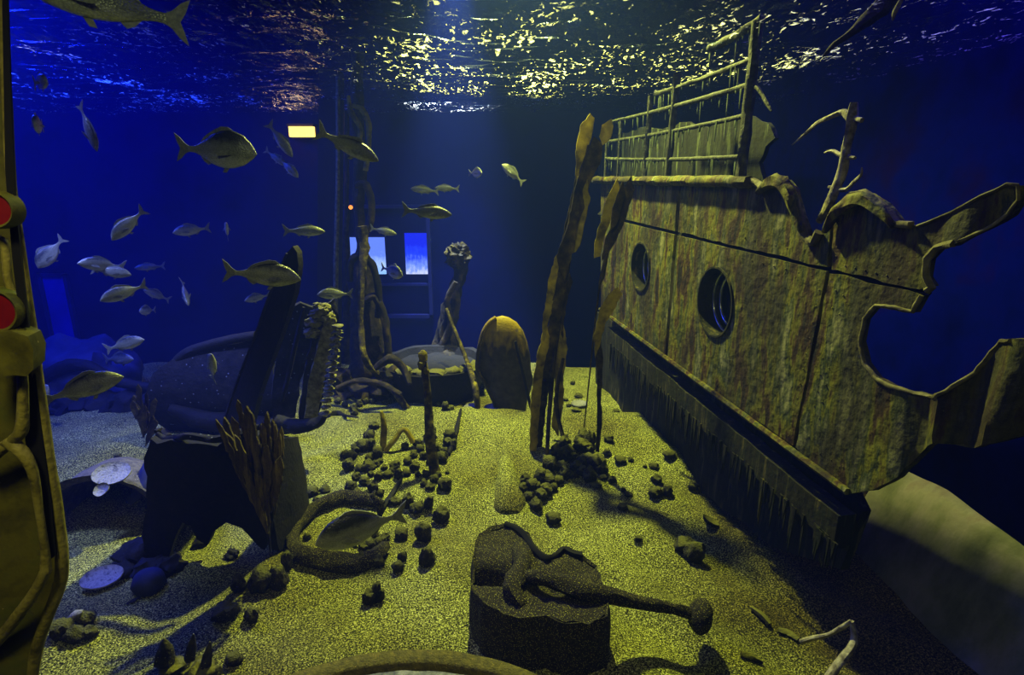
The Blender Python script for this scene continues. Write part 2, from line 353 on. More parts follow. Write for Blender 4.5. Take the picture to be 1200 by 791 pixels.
# ================================================================ setting
XR = 3.0; XL = -7.2; YB = 8.6; ZS = 3.15
def grid(name, x0, x1, y0, y1, st, hf, m, kind='structure'):
    nx = int((x1 - x0) / st) + 1; ny = int((y1 - y0) / st) + 1; vs = []; fs = []
    for j in range(ny):
        for i in range(nx):
            x = x0 + (x1 - x0) * i / (nx - 1); y = y0 + (y1 - y0) * j / (ny - 1); vs.append((x, y, hf(x, y)))
    for j in range(ny - 1):
        for i in range(nx - 1): a = j * nx + i; fs.append((a, a + 1, a + nx + 1, a + nx))
    me = bpy.data.meshes.new(name); me.from_pydata(vs, [], fs); me.materials.append(m)
    for p in me.polygons: p.use_smooth = True
    o = bpy.data.objects.new(name, me); COL.objects.link(o); tag(o, kind=kind); return o
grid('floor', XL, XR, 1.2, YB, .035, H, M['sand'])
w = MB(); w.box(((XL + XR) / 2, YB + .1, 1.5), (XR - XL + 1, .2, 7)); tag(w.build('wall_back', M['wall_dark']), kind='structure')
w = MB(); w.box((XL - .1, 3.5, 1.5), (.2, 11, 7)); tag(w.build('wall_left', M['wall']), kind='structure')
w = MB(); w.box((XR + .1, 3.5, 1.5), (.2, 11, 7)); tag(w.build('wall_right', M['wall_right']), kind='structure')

GLITTER = .845
w = MB(); w.box(((XL + XR) / 2, 3.5, 5.9), (XR - XL + 1, 11, .2)); tag(w.build('ceiling', M['pillar']), kind='structure')
# rippled water surface, seen from underneath
def wave(x, y):
    r = 0.0
    for k, (s, a) in enumerate(((1.9, .030), (4.2, .022), (9.5, .012))): r += a * n3(x * 1.0, y * 1.7, k * 3.3, s)
    return ZS + r
wm = bpy.data.materials.new('rippled_water'); wm.use_nodes = True; nt = wm.node_tree; nd = nt.nodes; lk = nt.links
for n in list(nd):
    if n.type == 'BSDF_PRINCIPLED': nd.remove(n)
tr = nd.new('ShaderNodeBsdfTransparent'); tr.inputs[0].default_value = (.80, .86, .95, 1)
rf = nd.new('ShaderNodeBsdfGlossy'); rf.inputs['Roughness'].default_value = .18; rf.inputs['Color'].default_value = (.5, .6, .9, 1)
glint = nd.new('ShaderNodeBsdfTranslucent'); glint.inputs[0].default_value = (.95, 1, .9, 1)
tc = nd.new('ShaderNodeTexCoord'); mp = nd.new('ShaderNodeMapping'); mp.inputs['Scale'].default_value = (1, .42, 1); lk.new(tc.outputs['Object'], mp.inputs[0])
nb = nd.new('ShaderNodeTexNoise'); nb.inputs['Scale'].default_value = 9; nb.inputs['Detail'].default_value = 3; lk.new(mp.outputs[0], nb.inputs['Vector'])
bp = nd.new('ShaderNodeBump'); bp.inputs['Strength'].default_value = 1; bp.inputs['Distance'].default_value = .12; lk.new(nb.outputs['Fac'], bp.inputs['Height']); lk.new(bp.outputs[0], rf.inputs['Normal'])
# glitter: noise-masked translucent specks painted in for lamp glints on the ripples
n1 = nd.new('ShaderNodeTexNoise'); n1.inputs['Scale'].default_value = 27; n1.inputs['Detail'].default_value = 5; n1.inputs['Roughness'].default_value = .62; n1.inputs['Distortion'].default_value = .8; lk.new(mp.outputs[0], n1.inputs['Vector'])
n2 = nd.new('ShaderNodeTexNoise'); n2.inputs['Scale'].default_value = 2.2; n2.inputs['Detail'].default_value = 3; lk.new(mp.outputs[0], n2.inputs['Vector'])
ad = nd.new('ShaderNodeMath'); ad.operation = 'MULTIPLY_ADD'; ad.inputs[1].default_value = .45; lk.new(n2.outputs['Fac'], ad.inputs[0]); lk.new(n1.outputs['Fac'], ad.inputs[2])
mr = nd.new('ShaderNodeMapRange'); mr.inputs[1].default_value = GLITTER; mr.inputs[2].default_value = GLITTER + .12; lk.new(ad.outputs[0], mr.inputs[0])
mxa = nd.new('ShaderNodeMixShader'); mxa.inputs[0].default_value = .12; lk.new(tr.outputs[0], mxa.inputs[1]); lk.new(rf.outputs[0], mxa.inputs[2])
mxb = nd.new('ShaderNodeMixShader'); lk.new(mr.outputs[0], mxb.inputs[0]); lk.new(mxa.outputs[0], mxb.inputs[1]); lk.new(glint.outputs[0], mxb.inputs[2]); lk.new(mxb.outputs[0], nd['Material Output'].inputs[0])
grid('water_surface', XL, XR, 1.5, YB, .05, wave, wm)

# ================================================================ light
def lamp(name, typ, loc, target, power, col, **kw):
    l = bpy.data.lights.new(name, typ); l.energy = power; l.color = col
    for k, v in kw.items(): setattr(l, k, v)
    o = bpy.data.objects.new(name, l); COL.objects.link(o); o.location = loc
    o.rotation_euler = (V(target) - V(loc)).to_track_quat('-Z', 'Y').to_euler(); return o
lamp('main_tank_lamp', 'SPOT', (-.08, 5.9, 4.9), (.6, 4.15, 0), 2700, (1, 1, .21), spot_size=math.radians(95), spot_blend=.6, shadow_soft_size=.10)
lamp('blue_tank_lamp', 'AREA', (-4.6, 5.4, 4.4), (-5.2, 5.8, 0), 520, (.01, .035, 1), size=1.6)
lamp('blue_front_lamp', 'SPOT', (-3.4, 3.6, 3.9), (-3.3, 4.5, 0), 1300, (.22, .27, 1), spot_size=math.radians(64), spot_blend=.8, shadow_soft_size=.3)
lamp('navy_right_fill', 'AREA', (2.55, 3.4, 4.9), (3.0, 3.6, 0), 48, (.08, .05, 1), size=.8)  # unseen blue area light added to tint the right wall
lamp('haze_fill_beam', 'SPOT', (-.7, 7.7, 5.5), (-.7, 7.75, 0), 9000, (.7, .8, 1), spot_size=math.radians(32), spot_blend=.9, shadow_soft_size=.05)  # extra spot added beside the main lamp to light up the haze
lamp('viewing_side_lamp', 'SPOT', (-.9, .2, 3.5), (-1.0, 1.75, .9), 90, (1, .93, .45), spot_size=math.radians(62), spot_blend=.8, shadow_soft_size=.2)
lamp('right_side_fill', 'SPOT', (.5, .3, 3.6), (2.3, 2.2, .2), 22, (.7, 1, .45), spot_size=math.radians(56), spot_blend=.9, shadow_soft_size=.25)  # unseen weak spot added to lift the curb in the hull's shadow
lamp('kelp_fill', 'SPOT', (-.2, .3, 3.9), (.75, 4.7, 2.0), 240, (1, .92, .3), spot_size=math.radians(30), spot_blend=.9, shadow_soft_size=.15)  # front fill spot added to brighten the near side of the kelp
lamp('fish_side_lamp', 'SPOT', (-.4, .4, 3.9), (-2.1, 4.4, 2.15), 42, (.95, 1, .4), spot_size=math.radians(44), spot_blend=1, shadow_soft_size=.15)
lamp('centre_fill_lamp', 'AREA', (.2, .1, 4.0), (.4, 4.5, 1.0), 7, (1, .95, .4), size=1.0)
wd = bpy.data.worlds.new('world'); SC.world = wd; wd.use_nodes = True; nt = wd.node_tree
nt.nodes['Background'].inputs[0].default_value = (0, .004, .03, 1); nt.nodes['Background'].inputs[1].default_value = .3
vs = nt.nodes.new('ShaderNodeVolumeScatter'); vs.inputs['Color'].default_value = (.11, .20, 1, 1); vs.inputs['Density'].default_value = .0125; vs.inputs['Anisotropy'].default_value = .3
nt.links.new(vs.outputs[0], nt.nodes['World Output'].inputs['Volume'])
SC.view_settings.view_transform = 'Standard'; SC.view_settings.look = 'None'; SC.view_settings.gamma = 1; SC.view_settings.exposure = 0
SC.view_settings.use_curve_mapping = False
SC.cycles.max_bounces = 5; SC.cycles.volume_bounces = 1; SC.cycles.transparent_max_bounces = 8
SC.cycles.caustics_reflective = False; SC.cycles.caustics_refractive = False
SC.cycles.sample_clamp_indirect = 3
# ================================================================ the ship on the right
HN = V((1, .165, 0)).normalized(); HP0 = V((1.5, 2.91, 1.0))
if HN.dot(CAM - HP0) < 0: HN = -HN
HE1 = V((0, 0, 1)).cross(HN).normalized(); HE2 = V((0, 0, 1))
def hp(px, py, off=0.0): P = HP0 + HN * off; return AP(px, py, P, HN)
def h2(px, py): q = hp(px, py) - HP0; return V((q.dot(HE1), q.z))
def h3(u, v, off=0.0): return HP0 + HE1 * u + HE2 * v + HN * off
ship = empty('ship_hull', h3(0, 0) * 1.0, 'torn algae-streaked steel ship side with two portholes and a deck rail', 'shipwreck')
SL = ship.location.copy()
tear = [(885, 212), (897, 220), (905, 214), (920, 211), (930, 222), (938, 250), (948, 281), (957, 284), (966, 268), (976, 254), (986, 242), (1000, 229), (1016, 227), (1036, 239), (1054, 262), (1076, 265), (1110, 251), (1150, 232), (1184, 216), (1197, 217), (1196, 234), (1180, 250), (1152, 268), (1122, 286), (1098, 290), (1086, 303), (1084, 324), (1090, 337), (1080, 346), (1070, 366), (1048, 360), (1026, 358), (1013, 374), (1008, 400), (1013, 426), (1026, 444), (1046, 453), (1070, 461), (1095, 467), (1118, 457), (1138, 437), (1153, 413), (1168, 401), (1200, 398), (1275, 392)]
low = [(1285, 505), (1240, 500), (1200, 507), (1160, 522), (1130, 525), (1102, 520), (1072, 532), (1052, 560), (1022, 575), (996, 580)]
def seamA(x): return 262 + (x - 745) * 0.2427       # long seam
kx = h2(1040, 470).x; kx2 = h2(1120, 470).x
def crumple(u, v):
    a = sstep(min(kx, kx2) if kx < kx2 else kx2, max(kx, kx2), u) if kx2 > kx else 1 - sstep(kx2, kx, u)
    top = sstep(1.1, 1.45, v) * .03 * math.sin(u * 16)
    return a * .035 * math.sin(u * 26 + 3 * n3(u, v, 0, 2)) * (1 - sstep(1.0, 1.5, v) * .8) + top * a + .006 * n3(u, v, 4, 4)
def ell(cx, cy, rx, ry, tilt=0, n=36):
    return [(cx + rx * math.cos(2 * math.pi * i / n), cy + ry * math.sin(2 * math.pi * i / n)) for i in range(n)]
# portholes as circles on the plate
def circ_h(cpx, cpy, r, n=40):
    c = h2(cpx, cpy); return [c + V((r * math.cos(2 * math.pi * i / n), r * math.sin(2 * math.pi * i / n))) for i in range(n)]
PORTS = [((751, 313), .215), ((838, 354), .235)]
plates = [
    ('hull_plate', [(704, 214), (795, 216), (791, 271), (745, 260), (704, 250)], None),
    ('hull_plate', [(799, 216), (850, 214), (885, 212)] + tear[1:9] + [(975, 258), (969, 314), (795, 272)], None),
    ('hull_plate', [(704, 253), (745, 264), (790, 275), (779, 416), (704, 360)], 0),
    ('hull_plate', [(794, 276), (968, 318), (929, 522), (782, 418)], 1),
    ('hull_plate', [(980, 251)] + tear[10:28] + [(1078, 340), (973, 316)], None),
    ('hull_plate', [(972, 320), (1076, 344)] + tear[28:] + low + [(932, 524)], None)]
def rivets(mb, a, b, n, off=0.008, r=.006):
    A = hp(*a); B = hp(*b)
    for i in range(n):
        t = (i + .5) / n; mb.blob(A.lerp(B, t), (r * .5, r, r), 1)
for k, (nm, pl, port) in enumerate(plates):
    ol = [h2(*p) for p in pl]
    holes = [circ_h(*PORTS[port][0], PORTS[port][1])] if port is not None else []
    mb = sheet_mb(ol, h3, HN, .035, .045, holes, jag=(.012 if k in (1, 4, 5) else .002), disp=crumple, seed=k)
    if k == 0: rivets(mb, (712, 245), (788, 262), 7)
    if k == 1: rivets(mb, (805, 262), (960, 300), 14); rivets(mb, (803, 225), (799, 262), 4)
    if k == 2: rivets(mb, (785, 285), (774, 402), 9)
    if k == 3: rivets(mb, (800, 285), (960, 325), 14); rivets(mb, (801, 292), (790, 410), 9); rivets(mb, (962, 330), (926, 508), 10)
    if k == 4: rivets(mb, (984, 262), (979, 306), 4); rivets(mb, (985, 310), (1060, 328), 6)
    if k == 5: rivets(mb, (981, 330), (946, 520), 10); rivets(mb, (990, 335), (958, 500), 8); rivets(mb, (955, 528), (1010, 560), 4)
    mb.build(nm, M['hull'], ship, SL)
# rolled and torn edge that catches the light
def edge_tube(pxs, r, off, name, rough=.5):
    pts = [h3(p.x, p.y, off + crumple(p.x, p.y)) for p in dens([h2(*q) for q in pxs], .02, .004, closed=False)]
    mb = MB(); mb.tube(pts, r, 8, rough); return mb.build(name, M['hull_rim'], ship, SL)
edge_tube(tear[0:9], rads([.03, .05, .045, .02], 200)[:1] * 1000 if False else .022, .012, 'torn_edge')
edge_tube(tear[9:16], .016, .012, 'torn_edge')
edge_tube(tear[15:24], .006, .004, 'torn_edge')
edge_tube(tear[23:29], .014, .0, 'torn_edge')
edge_tube(tear[28:44], .009, .0, 'torn_edge')
# curled lip over the tear
mb = MB(); lp = [(893, 226), (905, 215), (920, 212), (932, 226), (938, 248), (946, 272)]
mb.tube(smooth_path([hp(x, y) + HN * .03 for x, y in lp], 6), rads([.012, .03, .034, .03, .024, .012], 31), 10, .5); mb.build('curled_lip', M['hull'], ship, SL)
mb = MB(); lp = [(972, 272), (985, 250), (1003, 236), (1020, 234), (1038, 246), (1054, 266)]
mb.tube(smooth_path([hp(x, y) + HN * .03 for x, y in lp], 6), rads([.012, .026, .032, .032, .026, .012], 31), 10, .5); mb.build('curled_lip', M['hull'], ship, SL)
# deck ledge
mb = MB(); A = hp(700, 211); B = hp(884, 213); n = 40
mb.tube([A.lerp(B, i / n) + HN * .03 + V((0, 0, .004 * n3(i, 0, 0, .4))) for i in range(n + 1)], .036, 8, .25); mb.build('deck_ledge', M['hull'], ship, SL)
# lower edge strip
mb = MB(); A = hp(704, 362); B = hp(996, 576)
mb.tube([A.lerp(B, i / 30) + HN * .012 for i in range(31)], .018, 6, .2); mb.build('lower_edge', M['hull'], ship, SL)
# portholes: deep sleeve, rings, dark pane
for (c, r) in PORTS:
    cc = h2(*c); C3 = h3(cc.x, cc.y); ax = -HN
    mb = MB(); mb.lathe(C3, [(r, -.012), (r + .004, .03), (r, .16), (r - .012, .16), (r - .012, -.012), (r, -.012)], 48, ax)
    ph = mb.build('porthole', M['hull_low'], ship, SL)
    for rr, dz in ((r - .025, .10), (r - .055, .135)):
        mb = MB(); pts = [C3 + ax * dz + (HE1 * math.cos(t) + HE2 * math.sin(t)) * rr for t in [2 * math.pi * i / 48 for i in range(48)]]
        mb.tube(pts, .012, 8, closed=True); q = mb.build('ring', M['glassring'], ph, SL); q.location = (0, 0, 0)
    mb = MB(); mb.lathe(C3, [(0.0, .165), (r, .165), (r, .175), (0.0, .175)], 40, ax); q = mb.build('pane', M['pane'], ph, SL); q.location = (0, 0, 0)
# lower side of the ship, set back, and its rubbing beam
P2 = HP0 - HN * .16
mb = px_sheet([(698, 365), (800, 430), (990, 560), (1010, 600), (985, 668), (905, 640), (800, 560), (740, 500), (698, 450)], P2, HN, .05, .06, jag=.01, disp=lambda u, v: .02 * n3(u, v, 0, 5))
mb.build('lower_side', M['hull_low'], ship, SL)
mb = MB(); A = AP(716, 392, HP0 - HN * .05, HN); B = AP(990, 622, HP0 - HN * .05, HN); dn = (B - A).normalized(); n = 30
side = dn.cross(HN).normalized()
ring = [(-.06, -.05), (.06, -.05), (.075, 0), (.06, .05), (-.06, .05)]
o = len(mb.v)
for i in range(n + 1):
    p = A.lerp(B, i / n)
    for a, b in ring: mb.v.append(p + side * a * 1.4 * (1 + .15 * n3(i, a * 9, 0, .7)) + HN * b * (1 + .2 * n3(i, 3, b * 9, .7)))
for i in range(n):
    for k in range(5): l = (k + 1) % 5; mb.f.append((i * 5 + k, i * 5 + 5 + k, i * 5 + 5 + l, i * 5 + l))
mb.f += [(0, 1, 2, 3, 4), tuple(n * 5 + k for k in (4, 3, 2, 1, 0))]
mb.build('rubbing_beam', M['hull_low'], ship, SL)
# black backing added behind the seams to shut out the light beyond
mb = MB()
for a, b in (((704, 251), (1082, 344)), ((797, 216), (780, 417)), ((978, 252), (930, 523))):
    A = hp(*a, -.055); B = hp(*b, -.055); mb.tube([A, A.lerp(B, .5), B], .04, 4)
mb.build('seam_backing', M['black'], ship, SL)
# hanging weed under the rubbing beam
def weed_fringe(mb, A, B, n, lmin, lmax, w, out):
    for i in range(n):
        t = random.random(); p = A.lerp(B, t) + HN * random.uniform(-.01, .01)
        L = random.uniform(lmin, lmax) * (0.5 + random.random()); ww = w * random.uniform(.5, 1.4); d = (B - A).normalized()
        q = [p - d * ww, p + d * ww, p + d * ww * .5 + V((0, 0, -L * .6)), p + V((0, 0, -L)), p - d * ww * .6 + V((0, 0, -L * .55))]
        q2 = [x + HN * .006 for x in q]
        mb.add(q + q2, [(4, 3, 2, 1, 0), (5, 6, 7, 8, 9), (0, 1, 6, 5), (1, 2, 7, 6), (2, 3, 8, 7), (3, 4, 9, 8), (4, 0, 5, 9)])
mb = MB(); weed_fringe(mb, AP(716, 402, HP0 - HN * .0, HN), AP(985, 640, HP0 - HN * .0, HN), 170, .08, .22, .012, 0)
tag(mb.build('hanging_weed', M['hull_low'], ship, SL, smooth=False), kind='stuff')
# deck house panel behind the rail, ragged top
P3 = HP0 - HN * .30
mb = px_sheet([(700, 209), (705, 160), (730, 156), (752, 150), (775, 152), (800, 143), (830, 150), (852, 138), (880, 135), (903, 150), (908, 160), (897, 172), (890, 190), (896, 216), (800, 219)], P3, HN, .03, .05, jag=.025, disp=lambda u, v: .01 * n3(u, v, 0, 5), seed=9)
mb.build('deck_panel', M['deckpanel'], ship, SL)
# guard rail
rail = MB()
def rtube(a, b, r, name, par, rough=.35):
    A = hp(*a); B = hp(*b); n = 24; mb = MB(); mb.tube([A.lerp(B, i / n) + V((0, 0, -.012 * math.sin(math.pi * i / n))) for i in range(n + 1)], r, 9, rough, seed=a[1]); return mb.build(name, M['rail'], par, SL)
posts = [((888, 24), (868, 206), .032), ((794, 86), (782, 208), .026), ((763, 112), (755, 208), .022), ((728, 140), (724, 208), .016), ((712, 150), (709, 208), .014)]
for a, b, r in posts: rtube(a, b, r, 'rail_post', ship, .3)
rr = [((894, 20), (832, 57), .024), ((884, 68), (768, 110), .017), ((880, 99), (715, 143), .017), ((873, 136), (712, 166), .015), ((866, 184), (710, 186), .015)]
for a, b, r in rr: rtube(a, b, r, 'rail_bar', ship)
mb = MB()
for (a, b, r), nn in zip(rr, (14, 26, 34, 40, 44)): weed_fringe(mb, hp(*a), hp(*b), nn, .03, .13, .008, 0)
weed_fringe(mb, hp(888, 40), hp(880, 110), 12, .05, .14, .01, 0)
tag(mb.build('hanging_algae', M['algae'], ship, SL, smooth=False), kind='stuff')
# bent broken bar at the rail's end
mb = MB(); mb.tube(smooth_path([hp(880, 99), hp(888, 103), hp(894, 112), hp(899, 122), hp(904, 130)], 4), rads([.010, .011, .009, .012, .005], 17), 8, .4); mb.build('broken_bar', M['rail'], ship, SL)

# leaning branch caught on the torn edge
br = empty('drift_branch', hp(962, 262) - HN * .05, 'bare grey branch with short twigs leaning behind the torn hull edge', 'branch')
def bstem(root, pxs, off, r, m, nm, k=5, rough=.35):
    mb = MB(); pts = smooth_path([hp(x, y, off) for x, y in pxs], k); mb.tube(pts, rads(r, len(pts)), 8, rough, seed=pxs[0][0]); return mb.build(nm, m, root, root.location)
bstem(br, [(960, 260), (968, 245), (978, 226), (988, 196), (993, 168), (998, 140), (1001, 120)], -.12, [.016, .020, .024, .024, .022, .026, .016], M['branch'], 'stem')
for pxs, r in (([(996, 138), (988, 131), (975, 136), (958, 144), (946, 155), (928, 170)], [.016, .014, .012, .010, .008, .003]), ([(997, 136), (1004, 139), (1010, 141)], [.016, .014, .012]), ([(990, 183), (984, 181), (976, 177), (966, 179)], [.013, .012, .009, .004]), ([(990, 183), (996, 184), (1002, 185)], [.013, .012, .008]),
               ([(981, 221), (992, 222), (1000, 214), (1009, 205), (1010, 196)], [.012, .010, .009, .007, .003]), ([(981, 221), (975, 220), (971, 219)], [.01, .01, .007])):
    bstem(br, pxs, -.12, r, M['branch'], 'twig', 4)
br2 = empty('drift_branch', V((1.9, 3.4, 3.2)), 'dark thick branch hanging down through the surface above the hull', 'branch')
for pxs, r in (([(965, 66), (978, 52), (992, 42), (1010, 28), (1032, 10), (1050, -12)], [.005, .014, .018, .03, .045, .05]),):
    mb = MB(); pts = smooth_path([AY(x, y, 3.3) for x, y in pxs], 5); mb.tube(pts, rads(r, len(pts)), 9, .35); mb.build('stem', M['branch_dark'], br2, br2.location)
mb = MB(); pts = smooth_path([AY(x, y, 3.2) for x, y in ((1046, 24), (1049, 14), (1054, 4), (1060, -8))], 4); mb.tube(pts, rads([.004, .014, .012, .01], len(pts)), 8, .3); mb.build('twig', M['branch'], br2, br2.location)

# sloping slime covered curb along the right wall
ol = [V((2.19, 2.0, H(2.19, 2.0) - .3)), ]
mb = MB(); n = 24; vs = []; 
for i in range(n + 1):
    y = 1.2 + (3.5 - 1.2) * i / n
    for x, z in ((2.16, -.3), (2.19, .02), (2.30, .34), (2.40, .60), (2.46, .66), (2.54, .60), (2.62, -.3)):
        k = 1 - .12 * sstep(3.0, 3.5, y)
        vs.append((x + .012 * n3(x, y, z, 4), y + .01 * n3(y, z, x, 6), z * k + .012 * n3(x, y, z, 5)))
fs = []
for i in range(n):
    for k in range(6): a = i * 7 + k; fs.append((a, a + 1, a + 8, a + 7))
fs += [tuple(range(7)), tuple(n * 7 + k for k in reversed(range(7)))]
mb.add(vs, fs); tag(mb.build('wall_curb', M['concrete']), kind='structure')
# ================================================================ kelp and posts
def kelp(name, label, base, blades, cat='kelp'):
    root = empty(name, base, label, cat)
    for b in blades:
        nm, m, px, Y, tilt = b[:5]
        P = AY(*px[0], Y); N = (CAM - P).normalized(); N = (Matrix.Rotation(tilt, 3, 'Z') @ V((N.x, N.y, 0))).normalized()
        mb = px_sheet(px, P, N, .014, .022, jag=(b[5] if len(b) > 5 else .022) * .5, disp=lambda u, v: .03 * math.sin(v * 4 + u * 9), seed=px[0][0])
        rough_up(mb, .004, 14)
        mb.build(nm, M[m], root, base)
    return root
YK = 4.75
b0 = GS(630, 540)
k1 = kelp('tall_kelp', 'tall bundle of ragged yellow-brown kelp blades rising from the sand', b0, [
    ('blade', 'kelp', [(692, 133), (697, 138), (693, 165), (686, 195), (678, 215), (675, 205), (677, 170), (682, 145)], YK, .3),
    ('blade', 'kelp', [(716, 139), (718, 148), (713, 164), (704, 170), (700, 160), (704, 146)], YK - .1, -.4, .012),
    ('blade', 'kelp_dark', [(697, 160), (706, 170), (704, 192), (694, 215), (688, 240), (676, 262), (668, 300), (662, 330), (652, 300), (664, 262), (672, 230), (680, 205), (690, 180)], YK - .02, .5, .015),
    ('blade', 'kelp', [(688, 210), (690, 235), (684, 262), (678, 290), (671, 297), (668, 285), (675, 250), (681, 225)], YK - .06, -.3),
    ('blade', 'kelp_dark', [(676, 205), (683, 215), (676, 250), (668, 300), (660, 350), (648, 420), (640, 480), (634, 520), (628, 548), (622, 530), (630, 470), (640, 400), (648, 350), (655, 310), (664, 260)], YK + .02, .2),
    ('blade', 'kelp', [(664, 275), (668, 285), (660, 300), (652, 330), (645, 370), (638, 400), (636, 380), (642, 330), (650, 300)], YK - .05, -.2),
    ('blade', 'kelp', [(640, 380), (645, 395), (636, 450), (630, 500), (626, 545), (620, 520), (622, 470), (630, 420)], YK - .04, .3),
    ('blade', 'kelp', [(658, 370), (664, 410), (658, 440), (660, 470), (655, 510), (648, 500), (650, 450), (648, 420), (652, 390)], YK + .1, -.3),
    ('blade', 'kelp_dark', [(668, 320), (671, 330), (664, 360), (660, 400), (655, 380), (660, 340)], YK + .05, .2)])
mb = MB(); mb.tube(smooth_path([AY(690, 170, YK + .02), AY(676, 240, YK + .02), AY(664, 320, YK + .02), AY(648, 430, YK + .02), GS(640, 548)], 8), rads([.010, .016, .02, .022, .014], 33), 8, .3); mb.build('stalk', M['kelp_dark'], k1, b0)
mb = MB(); mb.tube(smooth_path([AY(660, 420, YK + .1), AY(652, 470, YK + .1), AY(662, 520, YK - .05), GS(676, 560)], 6), rads([.012, .018, .02, .02], 19), 8, .3); mb.build('stalk', M['kelp_dark'], k1, b0)
YK2 = 4.45; b1 = GS(703, 528)
k2 = kelp('torn_kelp', 'shorter kelp with torn blades hanging before the rear porthole', b1, [
    ('blade', 'kelp', [(724, 208), (727, 225), (718, 255), (708, 280), (703, 300), (695, 302), (698, 282), (707, 250), (716, 222)], YK2, .2),
    ('blade', 'kelp_dark', [(740, 205), (742, 222), (733, 250), (722, 280), (712, 300), (706, 305), (710, 280), (720, 250), (730, 222)], YK2 - .04, -.3),
    ('blade', 'kelp_dark', [(730, 212), (733, 228), (724, 262), (716, 272), (718, 245)], YK2 - .08, .2, .012),
    ('blade', 'kelp', [(724, 336), (729, 345), (722, 362), (712, 378), (704, 400), (697, 420), (696, 395), (704, 365), (714, 345)], YK2 - .05, .2),
    ('blade', 'kelp_dark', [(704, 400), (707, 420), (705, 470), (706, 500), (702, 530), (698, 528), (700, 490), (700, 440), (697, 412)], YK2, .1, .012)])
mb = MB(); mb.tube(smooth_path([AY(712, 296, YK2), AY(706, 322, YK2), AY(702, 340, YK2), AY(695, 400, YK2 + .05), AY(690, 450, YK2 + .1), GS(684, 505)], 6), rads([.012, .022, .008, .007, .006, .006], 31), 7, .2); mb.build('stalk', M['kelp_dark'], k2, b1)

# upright knobbly stake and thin leaning sticks in the middle
def stick(name, label, pxs, deps, r, m, cat='post', knob=None, rough=.35):
    base = AY(*pxs[-1], deps[-1]); root = empty(name, base, label, cat)
    stem('shaft', pxs, deps, r, m, root, rough=rough)
    if knob:
        mb = MB()
        for (x, y, d, rr) in knob: mb.blob(AY(x, y, d), (rr, rr * .9, rr * 1.5), 2, .6, seed=x)
        mb.build('weed_tuft', M['kelp'], root, base)
    return root
g = GS(508, 552).y; stick('weedy_stake', 'short upright stake with a yellow weed tuft on top', [(495, 412), (499, 440), (502, 480), (504, 520), (510, 552)], [g + .15, g + .1, g + .05, g, g - .02], [.02, .03, .032, .04, .045], M['weedwood'], knob=[(496, 418, g + .12, .035), (494, 428, g + .1, .03), (499, 436, g + .1, .028)])
g = GS(479, 478).y; stick('bent_weed_stalk', 'thin bent orange-brown stalk leading up the chained post', [(424, 265), (427, 290), (424, 330), (423, 380), (427, 418), (445, 442), (463, 460), (479, 482)], [6.3, 6.3, 6.2, 6.2, 6.1, g + .3, g + .1, g], [.055, .05, .035, .03, .035, .035, .035, .04], M['weedwood'], 'stalk', rough=.5)
mb = MB()
g2 = GS(560, 478).y; stick('leaning_stick', 'thin dark stick leaning beside the rounded blade', [(523, 362), (534, 390), (546, 420), (556, 450), (560, 480)], [6.6, 6.4, 6.2, g2 + .1, g2], [.02, .022, .024, .03, .03], M['weedwood'], 'stick')
g = GS(448, 530).y; r0 = empty('driftwood_fork', AY(450, 530, g), 'yellow-brown driftwood fork with a flat arm among the stones', 'driftwood')
stem('upright', [(447, 482), (450, 500), (449, 520), (452, 535)], [g + .05] * 4, [.012, .028, .03, .035], M['kelp'], r0)
stem('arm', [(452, 528), (462, 516), (473, 503), (485, 518)], [g, g, g + .05, g + .05], [.022, .022, .02, .03], M['kelp'], r0)
for pxs, nm, lb in (([(540, 480), (536, 500), (530, 522), (526, 532)], 'fallen_stick', 'thin dark stick lying on sand right of the weedy stake'), ([(470, 562), (462, 575), (452, 590), (444, 602)], 'fallen_stick', 'dark stick lying on sand just behind the half-buried hoop')):
    pts = [GS(x, y, .02) for x, y in pxs]; mb = MB(); mb.tube(smooth_path(pts, 4), rads([.012, .02, .022, .014], 13), 7, .4); tag(mb.build(nm, M['dark'], loc=pts[1]), lb, 'stick')
pts = [GS(x, y, .03) for x, y in ((384, 486), (395, 484), (405, 487), (420, 489))]; mb = MB(); mb.tube(smooth_path(pts, 4), rads([.035, .03, .015, .006], 13), 7, .5); tag(mb.build('fallen_stick', M['dark'], loc=pts[1]), 'thick short stick on the sand in front of the ribbed column', 'stick')

# ================================================================ big rounded blade
g = AZ(598, 480, .15); YBl = g.y + .15; dp = AY(598, 480, YBl)
def blade_prof():
    # (py, half width px) from tip to neck
    return [(370, 1), (372, 8), (378, 17), (388, 24), (402, 29), (418, 32), (434, 32.5), (448, 30), (460, 25), (470, 20.5), (478, 18.5), (490, 18), (502, 19)]
root = empty('propeller_blade', AY(598, 478, YBl), 'large rounded paddle-shaped blade standing upright on the sand crest', 'propeller blade')
mb = MB(); rings = 28; pr = blade_prof(); o = 0
for (py, hw) in pr:
    cx = 588.5 + (py - 370) * .09 if py > 440 else 588.5 + (py - 370) * .02
    c = AY(cx, py, YBl); wv = hw * depth(c) / F; th = wv * (.42 if py < 450 else .42 + .4 * (py - 450) / 50)
    for k in range(rings):
        a = 2 * math.pi * k / rings
        mb.v.append(c + V((wv * math.cos(a), th * math.sin(a) + (.05 if py < 460 else .03) * math.sin((py - 370) / 110 * 3.1), 0)))
for i in range(len(pr) - 1):
    for k in range(rings): l = (k + 1) % rings; mb.f.append((i * rings + k, i * rings + l, (i + 1) * rings + l, (i + 1) * rings + k))
mb.f += [tuple(range(rings)), tuple((len(pr) - 1) * rings + k for k in reversed(range(rings)))]
mb.build('blade', M['blade'], root, root.location)
